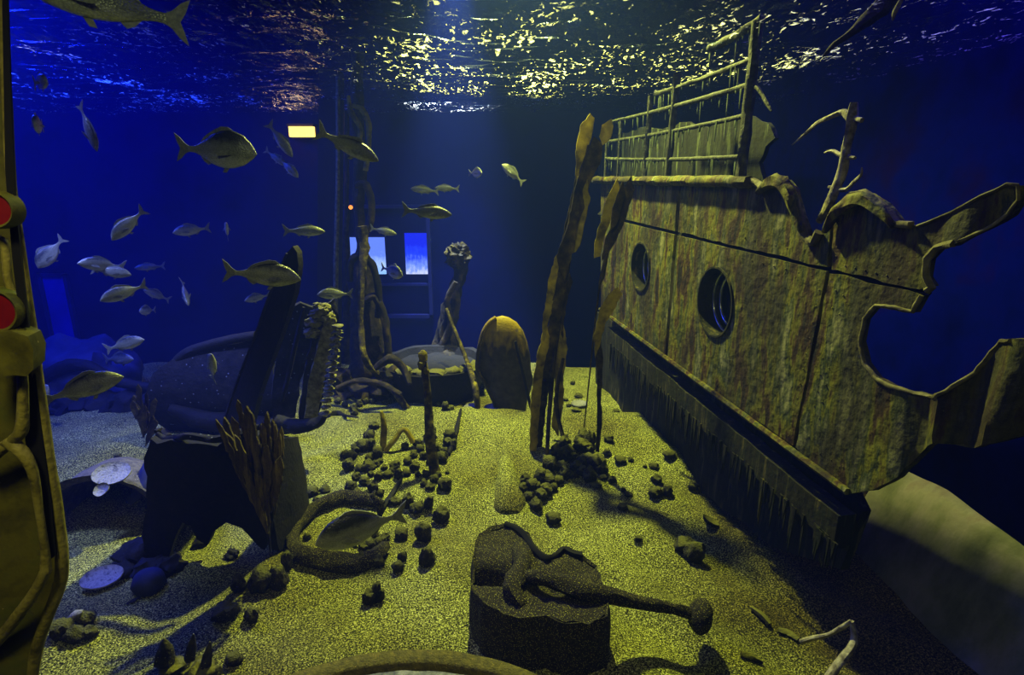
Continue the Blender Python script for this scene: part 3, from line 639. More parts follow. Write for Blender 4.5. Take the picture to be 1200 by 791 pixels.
# rim along its leading edge
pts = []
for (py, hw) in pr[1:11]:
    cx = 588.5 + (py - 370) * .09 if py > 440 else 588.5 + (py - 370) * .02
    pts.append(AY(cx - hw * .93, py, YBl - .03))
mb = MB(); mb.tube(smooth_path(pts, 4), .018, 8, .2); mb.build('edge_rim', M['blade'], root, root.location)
pts = [AY(604, 400, YBl - .14), AY(610, 425, YBl - .15), AY(617, 455, YBl - .1), AY(622, 478, YBl - .05)]
mb = MB(); mb.tube(smooth_path(pts, 5), .014, 8, .2); mb.build('strap', M['dark'], root, root.location)

# half-buried timber spur pointing at the blade
pts = [GS(592, 536, -.02), GS(593, 548, -.03), GS(595, 570, -.045), GS(597, 592, -.05), GS(597, 606, -.06)]
mb = MB(); mb.tube(smooth_path(pts, 6), rads([.03, .07, .10, .12, .09], 25), 14, .15, seed=3); rough_up(mb, .008, 16)
tag(mb.build('buried_timber', M['sand'], loc=pts[2]), 'rounded olive timber end half buried behind the encrusted chest', 'timber')

# ================================================================ encrusted chest with an arm
TZ = .31
top = [(556, 640), (561, 628), (575, 619), (592, 615), (608, 617), (620, 627), (628, 644), (640, 653), (662, 646), (684, 652), (698, 664), (708, 690), (714, 712), (712, 724), (690, 732), (664, 732), (640, 724), (615, 726), (590, 722), (566, 708), (552, 690)]
o2 = [AZ(x, y, TZ).to_2d() for x, y in top]
cb = sum(o2, V((0, 0))) / len(o2)
base = V((cb.x, cb.y, H(cb.x, cb.y) - .02))
root = empty('encrusted_chest', base, 'large broken chest-like iron block crusted all over beside the front rim', 'wreck piece')
mb = MB()
ol = dens(o2, .03, .006); n = len(ol)
layers = [(-.05, 1.0), (.03, 1.015), (.12, 1.03), (.2, 1.03), (.27, 1.02), (.32, 1.0), (TZ, .96)]
for z, k in layers:
    for p in ol: q = cb + (p - cb) * k; mb.v.append(V((q.x, q.y, z)))
for i in range(len(layers) - 1):
    for k in range(n): l = (k + 1) % n; mb.f.append((i * n + k, i * n + l, (i + 1) * n + l, (i + 1) * n + k))
mb.f.append(tuple(range(n))[::-1])
pit = AZ(578, 672, TZ); pit2 = AZ(650, 686, TZ)
def topz(u, v):
    d = math.exp(-((u - pit.x) / .12) ** 2 - ((v - pit.y) / .055) ** 2); d2 = math.exp(-((u - pit2.x) / .07) ** 2 - ((v - pit2.y) / .06) ** 2)
    return -.13 * min(1, d * 1.5) - .05 * d2 + .02 * n3(u, v, 0, 6)
sm = MB(); q = [cb + (p - cb) * .96 for p in ol]
sheet_mb(q, lambda u, v: V((u, v, TZ)), V((0, 0, 1)), .03, .03, disp=topz, mb=sm)
mb.add(sm.v, sm.f); rough_up(mb, .012, 26); mb.build('block', M['iron'], root, base)
# raised strap and lumps on top
mb = MB(); mb.tube(smooth_path([AZ(606, 640, TZ), AZ(612, 662, TZ + .03), AZ(600, 690, TZ + .02), AZ(612, 712, TZ - .02)], 6), rads([.03, .05, .055, .03], 19), 10, .5); rough_up(mb, .008, 30); mb.build('cross_strap', M['iron'], root, base)
mb = MB(); rim = [(592, 614), (604, 618), (616, 628), (626, 643), (640, 654), (652, 650), (660, 643), (670, 648), (682, 651)]
mb.tube(smooth_path([AZ(x, y, TZ + .015) for x, y in rim], 4), .018, 8, .5); mb.build('broken_edge', M['black'], root, base)
mb = MB(); mb.tube(smooth_path([AZ(612, 676, TZ + .02), AZ(640, 678, TZ + .06), AZ(690, 694, TZ + .03), AZ(740, 704, .27), AZ(790, 714, .22), AZ(818, 722, .18)], 7), rads([.03, .045, .048, .036, .028, .034], 36), 12, .3); rough_up(mb, .005, 30); mb.build('arm', M['iron'], root, base)
c = AZ(819, 722, .19); ax = (AZ(819, 722, .18) - AZ(760, 708, .24)).normalized()
mb = MB(); mb.lathe(c, [(0.0, -.045), (.05, -.04), (.085, -.01), (.09, .02), (.07, .045), (0.0, .055)], 20, ax); rough_up(mb, .007, 24); mb.build('round_end', M['iron'], root, base)

# ================================================================ curved rim at the front edge
root = empty('round_hatch_rim', V((-.42, 1.18, .3)), 'broad olive curved rim with a grey inset at the viewing edge', 'rim')
mb = MB(); Rr = 1.07; c = V((-.42, 1.16, .32)); a0, a1 = math.radians(22), math.radians(158); n = 90
sec = [(.0, -.16), (.0, -.02), (-.012, .0), (-.075, .0), (-.088, -.012), (-.088, -.16)]
for i in range(n + 1):
    a = a0 + (a1 - a0) * i / n
    for r_, z_ in sec: mb.v.append(c + V((math.cos(a) * (Rr + r_), math.sin(a) * (Rr + r_), z_ + .006 * n3(a, r_, 0, 8))))
for i in range(n):
    for k in range(len(sec)): l = (k + 1) % len(sec); mb.f.append((i * 6 + k, i * 6 + l, i * 6 + 6 + l, i * 6 + 6 + k))
mb.f += [tuple(range(6)), tuple(n * 6 + k for k in reversed(range(6)))]
mb.build('outer_rim', M['olive_rim'], root, root.location)
mb = MB()
sec = [(-.10, -.16), (-.10, -.035), (-.112, -.02), (-.20, -.02), (-.20, -.16)]; 
for i in range(n + 1):
    a = a0 + (a1 - a0) * i / n
    for r_, z_ in sec: mb.v.append(c + V((math.cos(a) * (Rr + r_), math.sin(a) * (Rr + r_), z_ + .008 * n3(a * 3, r_ * 5, 0, 4))))
for i in range(n):
    for k in range(5): l = (k + 1) % 5; mb.f.append((i * 5 + k, i * 5 + l, i * 5 + 5 + l, i * 5 + 5 + k))
mb.f += [tuple(range(5)), tuple(n * 5 + k for k in reversed(range(5)))]
mb.build('inset_ring', M['grey'], root, root.location)
# ================================================================ left viewing-side metal piece
YL = 1.45
root = empty('coated_metal_frame', AY(30, 700, YL), 'tall olive coated metal frame with two red discs at the tank edge', 'frame')
L0 = root.location.copy()
def lsheet(px, Y, th, step, m, nm, jag=0.0, disp=None, N=V((.35, -1, 0))):
    P = AY(*px[0], Y); mb = px_sheet(px, P, N, th, step, jag, disp, seed=px[0][1]); return mb.build(nm, M[m], root, L0)
lsheet([(-60, -20), (3, -20), (5, 60), (10, 150), (15, 240), (26, 320), (36, 395), (44, 450), (54, 530), (64, 590), (70, 650), (66, 690), (52, 730), (40, 770), (30, 830), (-60, 830)], YL + .05, .03, .04, 'olive', 'side_panel', .002, lambda u, v: .01 * n3(u, v, 0, 4))
def lt(pxs, Y, r, m, nm, k=5, rough=.12):
    mb = MB(); pts = smooth_path([AY(x, y, Y) for x, y in pxs], k); mb.tube(pts, rads(r, len(pts)), 12, rough, seed=pxs[0][1]); return mb.build(nm, M[m], root, L0)
lt([(3, -20), (6, 80), (12, 200), (25, 310), (37, 395), (47, 470), (58, 545), (68, 610), (73, 660), (68, 692), (55, 725), (42, 765), (34, 820)], YL, [.008, .009, .010, .012, .014, .015, .015, .016, .016, .016, .016, .016, .016], 'olive_pipe', 'outer_rib')
lsheet([(8, -20), (14, 150), (18, 240), (28, 330), (34, 384), (24, 384), (14, 300), (6, 200), (2, -20)], YL - .02, .008, .04, 'black', 'recess_shade')  # flat black sheet before the panel, painted shade of a hollow
lsheet([(24, 420), (40, 422), (48, 500), (60, 590), (66, 650), (54, 660), (46, 600), (34, 560), (26, 480)], YL - .02, .008, .04, 'black', 'recess_shade')  # second black sheet, shade painted in as for the one above
lt([(-20, 545), (0, 527), (16, 515), (26, 502), (27, 470), (26, 425)], YL - .05, [.016, .016, .014, .015, .012, .010], 'olive_pipe', 'bent_pipe')
lt([(8, 515), (30, 535), (40, 560), (46, 600), (52, 640), (54, 668)], YL - .05, [.018, .016, .012, .010, .010, .014], 'olive_pipe', 'bent_pipe')
lt([(-20, 770), (0, 748), (20, 722), (40, 695), (54, 668)], YL - .05, [.016, .016, .016, .015, .014], 'olive_pipe', 'bent_pipe')
lt([(-10, 280), (4, 283), (8, 305), (10, 330), (18, 352), (22, 375)], YL - .04, [.009, .009, .010, .009, .008, .006], 'olive_pipe', 'bent_pipe')
mb = px_sheet([(-40, 388), (14, 388), (34, 394), (40, 410), (38, 432), (30, 440), (-40, 442)], AY(0, 400, YL - .10), V((.3, -1, 0)), .07, .02, .004, lambda u, v: .012 * n3(u, v, 0, 12)); rough_up(mb, .003, 40); mb.build('crusted_lug', M['olive'], root, L0)
for cy, rr in ((246, .028 * 1.3), (364, .05)):
    c = AY(-3, cy, YL - .07); ax = V((.2, -1, .05)).normalized()
    s = 22 * depth(c) / F if cy < 300 else 27 * depth(c) / F
    mb = MB(); mb.lathe(c, [(0, .012), (s * .82, .012), (s * .82, 0), (0, 0)], 30, ax); mb.build('red_disc', M['red'], root, L0)
    mb = MB(); mb.lathe(c, [(s * .8, -.03), (s * 1.0, -.03), (s, .012), (s * .92, .02), (s * .8, .014), (s * .8, -.03)], 30, ax); mb.build('disc_collar', M['olive'], root, L0)

# ================================================================ left wreckage
def mapped(px, Y, **k):
    return px_sheet(px, AY(*px[0], Y), V((0, -1, 0)), **k)
# -- dark backlit hull chunk on the sand (open shell, broken lower edge)
bs = GS(250, 648); YS = bs.y
root = empty('broken_hull_chunk', bs, 'big black backlit hull chunk with a ragged lower edge on the sand', 'wreck piece')
cl = AY(192, 512, YS + .0)
P = AY(250, 600, YS)
front = [(186, 506), (196, 512), (212, 508), (240, 512), (262, 516), (290, 500), (306, 505), (318, 530), (324, 570), (322, 610), (314, 640), (300, 628), (288, 612), (272, 604), (258, 614), (252, 628), (240, 622), (232, 606), (222, 602), (214, 622), (206, 648), (190, 660), (178, 655), (176, 620), (180, 585), (184, 550), (178, 530)]
bow = lambda u, v: .10 * math.cos(min(1.5, abs(u - .12) * 2.4)) 
mb = mapped(front, YS, th=.05, step=.045, jag=.012, disp=bow); rough_up(mb, .008, 10); mb.build('front_wall', M['dark'], root, bs)
# side walls going back
for xa, sgn in ((184, -1), (322, 1)):
    A = AY(xa, 600, YS).x
    ol = [(YS - .02, .05), (YS + .15, .0), (YS + .45, .02), (YS + .5, .3), (YS + .45, .62), (YS + .25, .72), (YS + .02, .78), (YS - .03, .5)]
    mb = sheet_mb([V(p) for p in ol], lambda u, v: V((A + sgn * .05 * math.sin((u - YS) * 5) - .05 * (v - .3) * sgn, u, v)), V((sgn, 0, 0)), .045, .05, jag=.012, seed=xa); rough_up(mb, .008, 10); mb.build('side_wall', M['dark'], root, bs)
mb = MB(); mb.tube(smooth_path([AY(184, 508, YS - .02), AY(196, 515, YS - .04), AY(222, 511, YS - .1), AY(250, 515, YS - .12), AY(280, 508, YS - .1), AY(304, 500, YS - .05)], 6), rads([.012, .022, .024, .024, .024, .018], 31), 8, .4); mb.build('top_edge', M['wreck'], root, bs)
mb = MB(); mb.tube(smooth_path([AY(182, 506, YS + .0), AY(190, 504, YS + .05), AY(198, 512, YS), ], 5), rads([.01, .02, .02], 11), 8, .4); mb.build('curled_tip', M['dark'], root, bs)
# rubble skirt at its left foot
mb = MB()
for (x, y, r) in ((168, 655, .13), (150, 672, .08), (185, 640, .10), (176, 672, .09), (200, 668, .08), (158, 650, .08), (140, 668, .05), (235, 640, .05), (272, 652, .04)):
    p = GS(x, y); mb.blob((p.x, p.y, p.z + r * .3), (r, r, r * .8), 3, .5, seed=x)
tag(mb.build('rubble', M['dark'], loc=GS(168, 655)), 'crumbly dark rubble heap at the left foot of the black hull chunk', 'rubble', kind='stuff')
p = GS(192, 668); mb = MB(); mb.blob((p.x + .02, p.y - .18, p.z + .05), (.09, .09, .085), 3, .12, seed=5); tag(mb.build('boulder', M['rock_blue'], loc=p), 'smooth round blue-lit boulder in front of the rubble heap', 'stone')

# -- leaning dark plank
root = empty('leaning_plank', AY(262, 518, 4.1), 'tall dark plank leaning right behind the black hull chunk', 'plank')
mb = px_sheet([(341, 289), (346, 296), (348, 312), (343, 345), (330, 390), (318, 425), (306, 460), (296, 495), (292, 530), (256, 530), (258, 505), (268, 475), (282, 440), (300, 395), (314, 350), (326, 315), (334, 297)], AY(300, 400, 4.1), V((-.25, -1, 0)), .06, .045, .003, lambda u, v: .02 * math.cos(u * 8)); mb.build('board', M['dark'], root, root.location)
mb = MB(); mb.tube([AY(x, y, 4.02) for x, y in ((336, 297), (322, 330), (310, 362), (298, 397), (282, 436), (268, 476), (259, 508))], .010, 6, .6); mb.build('beaded_edge', M['wreck'], root, root.location)

# -- overturned boat behind
YW = 5.3
root = empty('sunken_boat', AY(290, 500, YW), 'speckled sunken boat hull with a thick black gunwale behind the leaning plank', 'boat')
R0 = root.location.copy()
body = [(198, 440), (204, 424), (222, 410), (250, 402), (290, 395), (330, 385), (338, 440), (336, 490), (300, 505), (250, 506), (210, 498), (198, 480), (194, 460)]
mb = mapped(body, YW, th=.06, step=.07, jag=.004, disp=lambda u, v: .35 * math.cos(min(1.55, abs(v * 2.2))) + .02 * n3(u, v, 0, 4)); mb.build('hull_side', M['wreck'], root, R0)
mb = MB(); mb.tube(smooth_path([AY(x, y, YW - .25) for x, y in ((202, 440), (206, 425), (222, 412), (250, 403), (280, 396), (300, 393))], 6), rads([.03, .05, .055, .055, .05, .05], 31), 10, .1, .8); mb.build('gunwale', M['dark'], root, R0)
mb = MB(); mb.tube(smooth_path([AY(x, y, YW - .32) for x, y in ((200, 478), (230, 490), (270, 496), (310, 500), (352, 498))], 6), rads([.05, .09, .10, .09, .06], 25), 10, .2); mb.build('keel', M['dark'], root, R0)
# -- upright hull panels to its right
root = empty('upright_hull_panel', AY(350, 498, 4.75), 'tilted crusted hull panels standing between plank and ribbed column', 'wreck piece')
R0 = root.location.copy()
for px, Y, m in (([(338, 362), (352, 355), (372, 362), (366, 392), (354, 440), (346, 490), (318, 492), (320, 440), (330, 395)], 4.75, 'wreck'), ([(372, 364), (392, 350), (398, 372), (390, 410), (380, 450), (374, 490), (350, 492), (356, 440), (366, 395)], 4.65, 'wreck')):
    mb = px_sheet(px, AY(*px[0], Y), V((.4, -1, 0)), .05, .05, .018, lambda u, v: .02 * n3(u, v, 0, 6), seed=px[0][0]); rough_up(mb, .008, 14); mb.build('panel', M[m], root, R0)
mb = MB(); mb.tube(smooth_path([AY(x, y, 4.6) for x, y in ((356, 360), (348, 395), (338, 440), (330, 470))], 5), rads([.012, .02, .02, .015], 16), 7, .3); mb.build('strut', M['dark'], root, R0)
mb = MB(); mb.tube(smooth_path([AY(x, y, 4.55) for x, y in ((322, 492), (345, 500), (370, 496), (380, 486))], 5), rads([.05, .06, .05, .03], 16), 9, .3); mb.build('base_timber', M['dark'], root, R0)
# -- ribbed column like a spine
root = empty('ribbed_column', AY(372, 488, 4.42), 'pale crusted ribbed column like a ladder of notches', 'column')
R0 = root.location.copy()
mb = px_sheet([(382, 372), (390, 366), (394, 378), (388, 410), (380, 450), (372, 488), (356, 490), (360, 455), (368, 420), (376, 390)], AY(376, 420, 4.42), V((.3, -1, 0)), .06, .04, .012, lambda u, v: .015 * n3(u, v, 0, 10)); rough_up(mb, .008, 20); mb.build('spine', M['rib'], root, R0)
for i in range(15):
    t = i / 14; x = 393 + (378 - 393) * t + 3; y = 382 + (484 - 382) * t
    mb = MB(); mb.blob(AY(x, y, 4.36), (.045, .04, .016), 2, .5, seed=i); mb.build('rib', M['rib'], root, R0)
mb = MB()
for (x, y, r) in ((372, 368, .05), (368, 378, .05), (378, 362, .05), (366, 390, .05), (384, 372, .045), (372, 358, .03)): mb.blob(AY(x, y, 4.44), (r * 1.2, r, r * .8), 3, .5, seed=x)
rough_up(mb, .006, 25); mb.build('crusted_head', M['rib'], root, R0)

# -- shredded wood hanging before the chunk
def shreds(label, name, pxt, tip, Y, n, m, wpx, top=34):
    base = AY(*tip, Y); root = empty(name, base, label, 'timber'); mb = MB(); x0, y0, x1, y1 = pxt
    for i in range(n):
        a = (i + random.random()) / n; sx = x0 + (x1 - x0) * a; sy = y0 + (y1 - y0) * a - top * random.random() * math.sin(math.pi * min(1, a + .1))
        e0 = random.uniform(0, .35) if i % 3 else 0; e1 = min(1, e0 + random.uniform(.3, .62)); w = random.uniform(.6, 1.2) * wpx; Yo = Y + random.uniform(-.07, .05)
        L = lambda t, o: (sx + (tip[0] - sx) * t + o, sy + (tip[1] - sy) * t)
        px_sheet([L(e0, 0), L(e0 + .06, w * .7), L((e0 + e1) / 2, w), L(e1, w * .15), L(e1, -w * .15), L((e0 + e1) / 2 - .05, -w * .8), L(e0 + .04, -w * .6)], AY(sx, sy, Yo), V((random.uniform(-.6, .6), -1, .1)), .012, .022, .010, None, (), mb, i)
    rough_up(mb, .004, 22); mb.build('splinters', M[m], root, base, smooth=False); return root
r_ = shreds('bundle of brown shredded wood tapering to a point over the sand', 'shredded_timber', (252, 500, 338, 500), (317, 636), YS - .25, 30, 'wood', 5.5)
mb = MB(); mb.tube(smooth_path([AY(x, y, YS - .22) for x, y in ((298, 510), (304, 560), (312, 600), (317, 648))], 6), rads([.05, .08, .035, .004], 19), 8, .5, .5); mb.build('core', M['dark'], r_, r_.location)
shreds('upright clump of dark pointed fronds behind the crusted dome', 'pointed_frond_clump', (152, 474, 188, 474), (168, 530), 4.6, 12, 'kelp_dark', 4.5, 30)

# -- crusted bowl with plates
c = GS(122, 618); root = empty('crusted_dome', c, 'half-open crusted dome shell with a dark mouth, lying at left', 'wreck piece')
R0 = c.copy(); ax = V((.16, -1, .05)).normalized()
mb = MB(); Rd = .40; prof = [(Rd * 1.04, .03)] + [(Rd * math.cos(t), -.46 * math.sin(t)) for t in []] + [(Rd * (1 - (i / 12) ** 3), -.8 * i / 12) for i in range(13)] + [((Rd - .035) * (1 - (i / 12) ** 3), -.76 * i / 12) for i in range(12, -1, -1)] + [(Rd * 1.04, .03)]
mb.lathe(c + V((0, -.02, .0)), prof, 48, ax); rough_up(mb, .018, 5); mb.build('shell', M['shellbowl'], root, R0)
mb = MB(); mb.tube(smooth_path([AY(x, y, YY) for x, y, YY in ((150, 590, c.y + .0), (164, 574, c.y + .08), (173, 550, c.y + .18), (181, 530, c.y + .3), (191, 519, c.y + .35))], 6), rads([.03, .06, .06, .035, .012], 25), 9, .3, .5); mb.build('flared_lip', M['rock_blue'], root, R0)
def disc(name, label, c, r, tilt, m='pale', ell_=1.0, cat='plate', rz=0.0, group=None):
    mb = MB(); mb.lathe((0, 0, 0), [(0, -.008), (r * .6, -.006), (r, .012), (r * .98, .02), (r * .86, .012), (r * .6, .003), (0, .003)], 28)
    R = Matrix.Rotation(rz, 3, 'Z') @ Matrix.Rotation(tilt, 3, 'X')
    mb.v = [R @ V((v.x, v.y * ell_, v.z)) + c for v in mb.v]; rough_up(mb, .003, 30)
    return tag(mb.build(name, M[m], loc=c), label, cat, group)
p = AZ(131, 556, c.z + .43); disc('oval_plate', 'larger pale oval plate lying on the crusted dome', p, .115, .5, ell_=.8, rz=.6)
p = AZ(120, 575, c.z + .42); disc('small_saucer', 'small round pale saucer below the oval plate on the dome', p, .048, .6)
p = GS(120, 678, .05); disc('oval_dish', 'pale rimmed oval dish lying on the sand by the metal frame', p, .115, .25, ell_=.75, rz=.5)
p = GS(190, 545, .03); disc('flat_shell', 'round pale flat shell left of the black hull chunk top', p, .10, .2)
p = GS(558, 479.5, .035); disc('white_saucer', 'flat white saucer on the crest right of the leaning stick foot', AY(553, 479, p.y + .25), .085, .1)
disc('white_saucer', 'flat white saucer tucked against the neck of the rounded blade', AY(576, 479, p.y + .25), .075, .1)
disc('white_saucer', 'white saucer on far sand between tall and torn kelp', GS(679, 474, .01), .09, .0)

# -- blue rock domes far left
for i, (x, y, Y, r, lb) in enumerate(((92, 440, 6.3, (.62, .5, .55), 'tall smooth blue-lit rock dome in the far left'), (186, 468, 6.9, (.38, .4, .28), 'low blue-lit rock between the dome and the boat'), (212, 458, 5.6, (.22, .3, .25), 'small bright blue rock against the boat bow'))):
    p = AY(x, y, Y); mb = MB(); mb.blob((p.x, p.y, p.z - .1), r, 4, .22, seed=i * 3.3); tag(mb.build('smooth_rock', M['rock_blue'], loc=p), lb, 'rock')
mb = MB(); mb.tube(smooth_path([AY(x, y, 5.9) for x, y in ((44, 452), (70, 432), (100, 428), (130, 444), (160, 452), (196, 456))], 6), rads([.07, .07, .06, .06, .05, .05], 31), 10, .2); tag(mb.build('rock_arch', M['dark'], loc=AY(100, 430, 5.9)), 'dark low rock arch in front of the blue dome', 'rock')
mb = MB()
for x in range(30, 200, 18): mb.blob(AY(x, 474 + random.uniform(-3, 3), 5.9), (.17, .2, .13), 3, .4, seed=x)
tag(mb.build('rock_ledge', M['dark'], loc=AY(110, 474, 5.9)), 'long dark rock ledge bordering the blue-lit sand', 'rock')
# ================================================================ background posts, tub, windows
M['trunk'] = mat('crusted_trunk', [(12, 10, 10), (34, 28, 18), (74, 62, 26)], 9, 7, 0.85, 0.8, 30)
def post(label, name, chain, cat='post', m='trunk', base=None):
    pts = smooth_path([AY(x, y, Y) for x, y, Y, r in chain], 6); mb = MB(); mb.tube(pts, rads([c[3] for c in chain], len(pts)), 12, .45, seed=chain[0][0]); rough_up(mb, .02, 5)
    root = empty(name, AY(*chain[-1][:3]), label, cat); mb.build('trunk', M[m], root, root.location); return root
def part_tube(root, nm, chain, m, rough=.3, k=6):
    pts = smooth_path([AY(x, y, Y) for x, y, Y, r in chain], k); mb = MB(); mb.tube(pts, rads([c[3] for c in chain], len(pts)), 9, rough, seed=chain[0][1]); return mb.build(nm, M[m], root, root.location)
t1 = post('tall dark post wrapped in looping weed at the tank back', 'wrapped_post', [(418, 60, 6.6, .06), (419, 130, 6.6, .07), (422, 200, 6.6, .07), (420, 250, 6.6, .05), (424, 285, 6.5, .045), (424, 325, 6.5, .13), (430, 380, 6.5, .17), (432, 440, 6.5, .24), (430, 470, 6.4, .28)])
part_tube(t1, 'loop', [(408, 112, 6.4, .02), (412, 132, 6.4, .03), (422, 150, 6.4, .03), (420, 170, 6.4, .02)], 'kelp')
part_tube(t1, 'loop', [(412, 124, 6.4, .02), (424, 128, 6.4, .03), (432, 145, 6.4, .03), (432, 175, 6.4, .025), (428, 200, 6.4, .03)], 'kelp')
part_tube(t1, 'loop', [(416, 218, 6.4, .03), (428, 216, 6.4, .04), (435, 235, 6.4, .04), (434, 262, 6.4, .035), (424, 285, 6.4, .03)], 'trunk')
part_tube(t1, 'loop', [(410, 330, 6.3, .03), (412, 306, 6.3, .04), (424, 300, 6.3, .04), (438, 314, 6.3, .04), (444, 345, 6.3, .04), (442, 372, 6.3, .03)], 'dark')
part_tube(t1, 'loop', [(428, 352, 6.3, .03), (440, 348, 6.3, .045), (450, 370, 6.3, .045), (454, 400, 6.3, .045), (456, 430, 6.3, .045)], 'trunk')
t2 = post('dark weedy post with a fuzzy round top right of the window', 'weedy_post', [(537, 286, 7.4, .03), (537, 290, 7.4, .09), (537, 298, 7.4, .12), (538, 306, 7.4, .12), (540, 318, 7.4, .08), (532, 345, 7.4, .09), (526, 375, 7.4, .12), (522, 405, 7.4, .16), (518, 432, 7.4, .22), (516, 455, 7.4, .25)])
part_tube(t2, 'vine', [(534, 330, 7.2, .03), (524, 352, 7.2, .035), (528, 380, 7.2, .035), (516, 410, 7.2, .04), (522, 430, 7.2, .05)], 'trunk')
mb = MB(); mb.blob(AY(527, 420, 7.1), (.14, .12, .11), 3, .3, seed=2); mb.build('lump', M['trunk'], t2, t2.location)
mb = MB(); mb.blob(AY(537, 300, 7.4), (.15, .14, .15), 4, .4, seed=6, fr=4); rough_up(mb, .016, 22); mb.build('fuzzy_top', M['kelp_dark'], t2, t2.location)
# dark square pillar with a light pipe
pl = empty('square_pillar', AY(383, 470, 6.9), 'dark square pillar rising to the surface behind the ribbed column', 'pillar')
a = AY(370, 400, 6.9).x; b = AY(394, 400, 6.9).x
mb = px_sheet([(373, 82), (396, 82), (393, 475), (371, 475)], AY(383, 300, 6.9), V((0, -1, 0)), .25, .2); mb.build('shaft', M['pillar'], pl, pl.location)
part_tube(pl, 'thin_pipe', [(396, 90, 6.8, .022), (396, 200, 6.8, .022), (394, 300, 6.8, .03), (393, 380, 6.8, .03), (392, 450, 6.8, .03)], 'rib', .15)
t3 = post('slim crusted post standing between square pillar and wrapped post', 'slim_post', [(406, 130, 7.5, .03), (406, 250, 7.5, .03), (406, 350, 7.5, .05), (406, 420, 7.5, .07), (406, 452, 7.5, .08)])
# mooring tub
p = AY(508, 446, 6.5); zb = H(p.x, p.y)
tb = empty('stone_tub', (p.x, p.y, zb), 'broad dark stone tub standing on the far sand', 'tub')
mb = MB(); zt = AY(508, 424, 6.5).z
mb.lathe((p.x, p.y + .1, zb), [(.50, -.15), (.60, (zt - zb) * .8), (.62, zt - zb), (.54, zt - zb), (.50, (zt - zb) * .8), (0, (zt - zb) * .8)], 30); rough_up(mb, .025, 5); mb.build('wall', M['dark'], tb, tb.location)
mb = MB()
for k in range(9): an = math.pi * (1.05 + .1 * k); mb.blob((p.x + .58 * math.cos(an), p.y + .1 + .5 * math.sin(an), zt - .0), (.10, .08, .05), 2, .5, seed=k)
mb.build('crusted_lip', M['stone'], tb, tb.location)
# tangled roots / rocks left of the tub
mb = MB()
for (x, y, r) in ((460, 438, .16), (446, 452, .15), (470, 455, .12), (478, 470, .08), (404, 462, .16), (388, 470, .12), (420, 470, .1), (432, 462, .13), (396, 440, .13)):
    q = AY(x, y, 6.3); mb.blob(q, (r, r, r * .8), 3, .6, seed=x)
rough_up(mb, .02, 8); mb.build('root_mass', M['trunk'], t1, t1.location)
part = MB()
for ch in ([(440, 432, 6.0, .03), (456, 420, 6.0, .045), (472, 430, 6.0, .04), (480, 450, 5.9, .03)], [(395, 455, 6.0, .03), (420, 446, 6.0, .03), (448, 450, 5.9, .03), (470, 462, 5.8, .02)]):
    pts = smooth_path([AY(x, y, Y) for x, y, Y, r in ch], 6); part.tube(pts, rads([c[3] for c in ch], len(pts)), 8, .4)
part.build('arching_root', M['trunk'], t1, t1.location)

# lit windows in the far wall
YW_ = YB - .02
def rectw(x0, y0, x1, y1, Y): a = AY(x0, y0, Y); b = AY(x1, y1, Y); return min(a.x, b.x), min(a.z, b.z), max(a.x, b.x), max(a.z, b.z)
M['win'] = glow('lit_window', (20, 60, 255), 1.3, [(.25, (190, 200, 255)), (.45, (110, 140, 255)), (.75, (30, 60, 245)), (1.0, (16, 30, 220))])
M['win_dim'] = glow('lit_window_pale', (20, 60, 255), 1.4, [(.2, (120, 170, 255)), (.5, (150, 180, 250)), (.85, (90, 120, 235))])
M['frame'] = mat('blue_window_frame', [(4, 8, 50), (8, 16, 80)], 5, 3, .5, .1)
x0, z0, x1, z1 = rectw(400, 240, 508, 372, YW_ - .03)
wn = bpy.data.objects.new('window_1', None); COL.objects.link(wn); wn.location = ((x0 + x1) / 2, YW_, z0); tag(wn, kind='structure')
def frame_box(nm, xa, za, xb, zb, y, d, m):
    mb = MB(); mb.box(((xa + xb) / 2, y - d / 2, (za + zb) / 2), (xb - xa, d, zb - za)); return mb.build(nm, M[m], wn, wn.location, smooth=False)
t = .05
frame_box('window_frame', x0, z0, x0 + t, z1, YW_, .08, 'frame'); frame_box('window_frame', x1 - t, z0, x1, z1, YW_, .08, 'frame'); frame_box('window_frame', x0, z1 - t, x1, z1, YW_, .08, 'frame'); frame_box('window_frame', x0, z0, x1, z0 + t, YW_, .08, 'frame')
za = rectw(400, 331, 508, 333, YW_)[1]; frame_box('window_sill', x0, za - .015, x1, za + .02, YW_, .06, 'frame')
for (q, m) in (((409, 278, 453, 321), 'win_dim'), ((474, 273, 502, 321), 'win')):
    a_, b_, c_, d_ = rectw(*q, YW_); mb = MB(); mb.box(((a_ + c_) / 2, YW_ - .01, (b_ + d_) / 2), (c_ - a_, .02, d_ - b_)); mb.build('pane', M[m], wn, wn.location, smooth=False)
# faint door on the left of the far wall
d0 = bpy.data.objects.new('door_1', None); COL.objects.link(d0); a_, b_, c_, d_ = rectw(46, 320, 108, 460, YW_); d0.location = (a_, YW_, b_); tag(d0, kind='structure')
wn_ = wn; wn = d0
frame_box('door_frame', a_, b_, a_ + .05, d_, YW_, .06, 'frame'); frame_box('door_frame', c_ - .05, b_, c_, d_, YW_, .06, 'frame'); frame_box('door_frame', a_, d_ - .05, c_, d_, YW_, .06, 'frame'); frame_box('door_leaf', a_ + .05, b_, c_ - .05, d_ - .05, YW_, .03, 'wall')
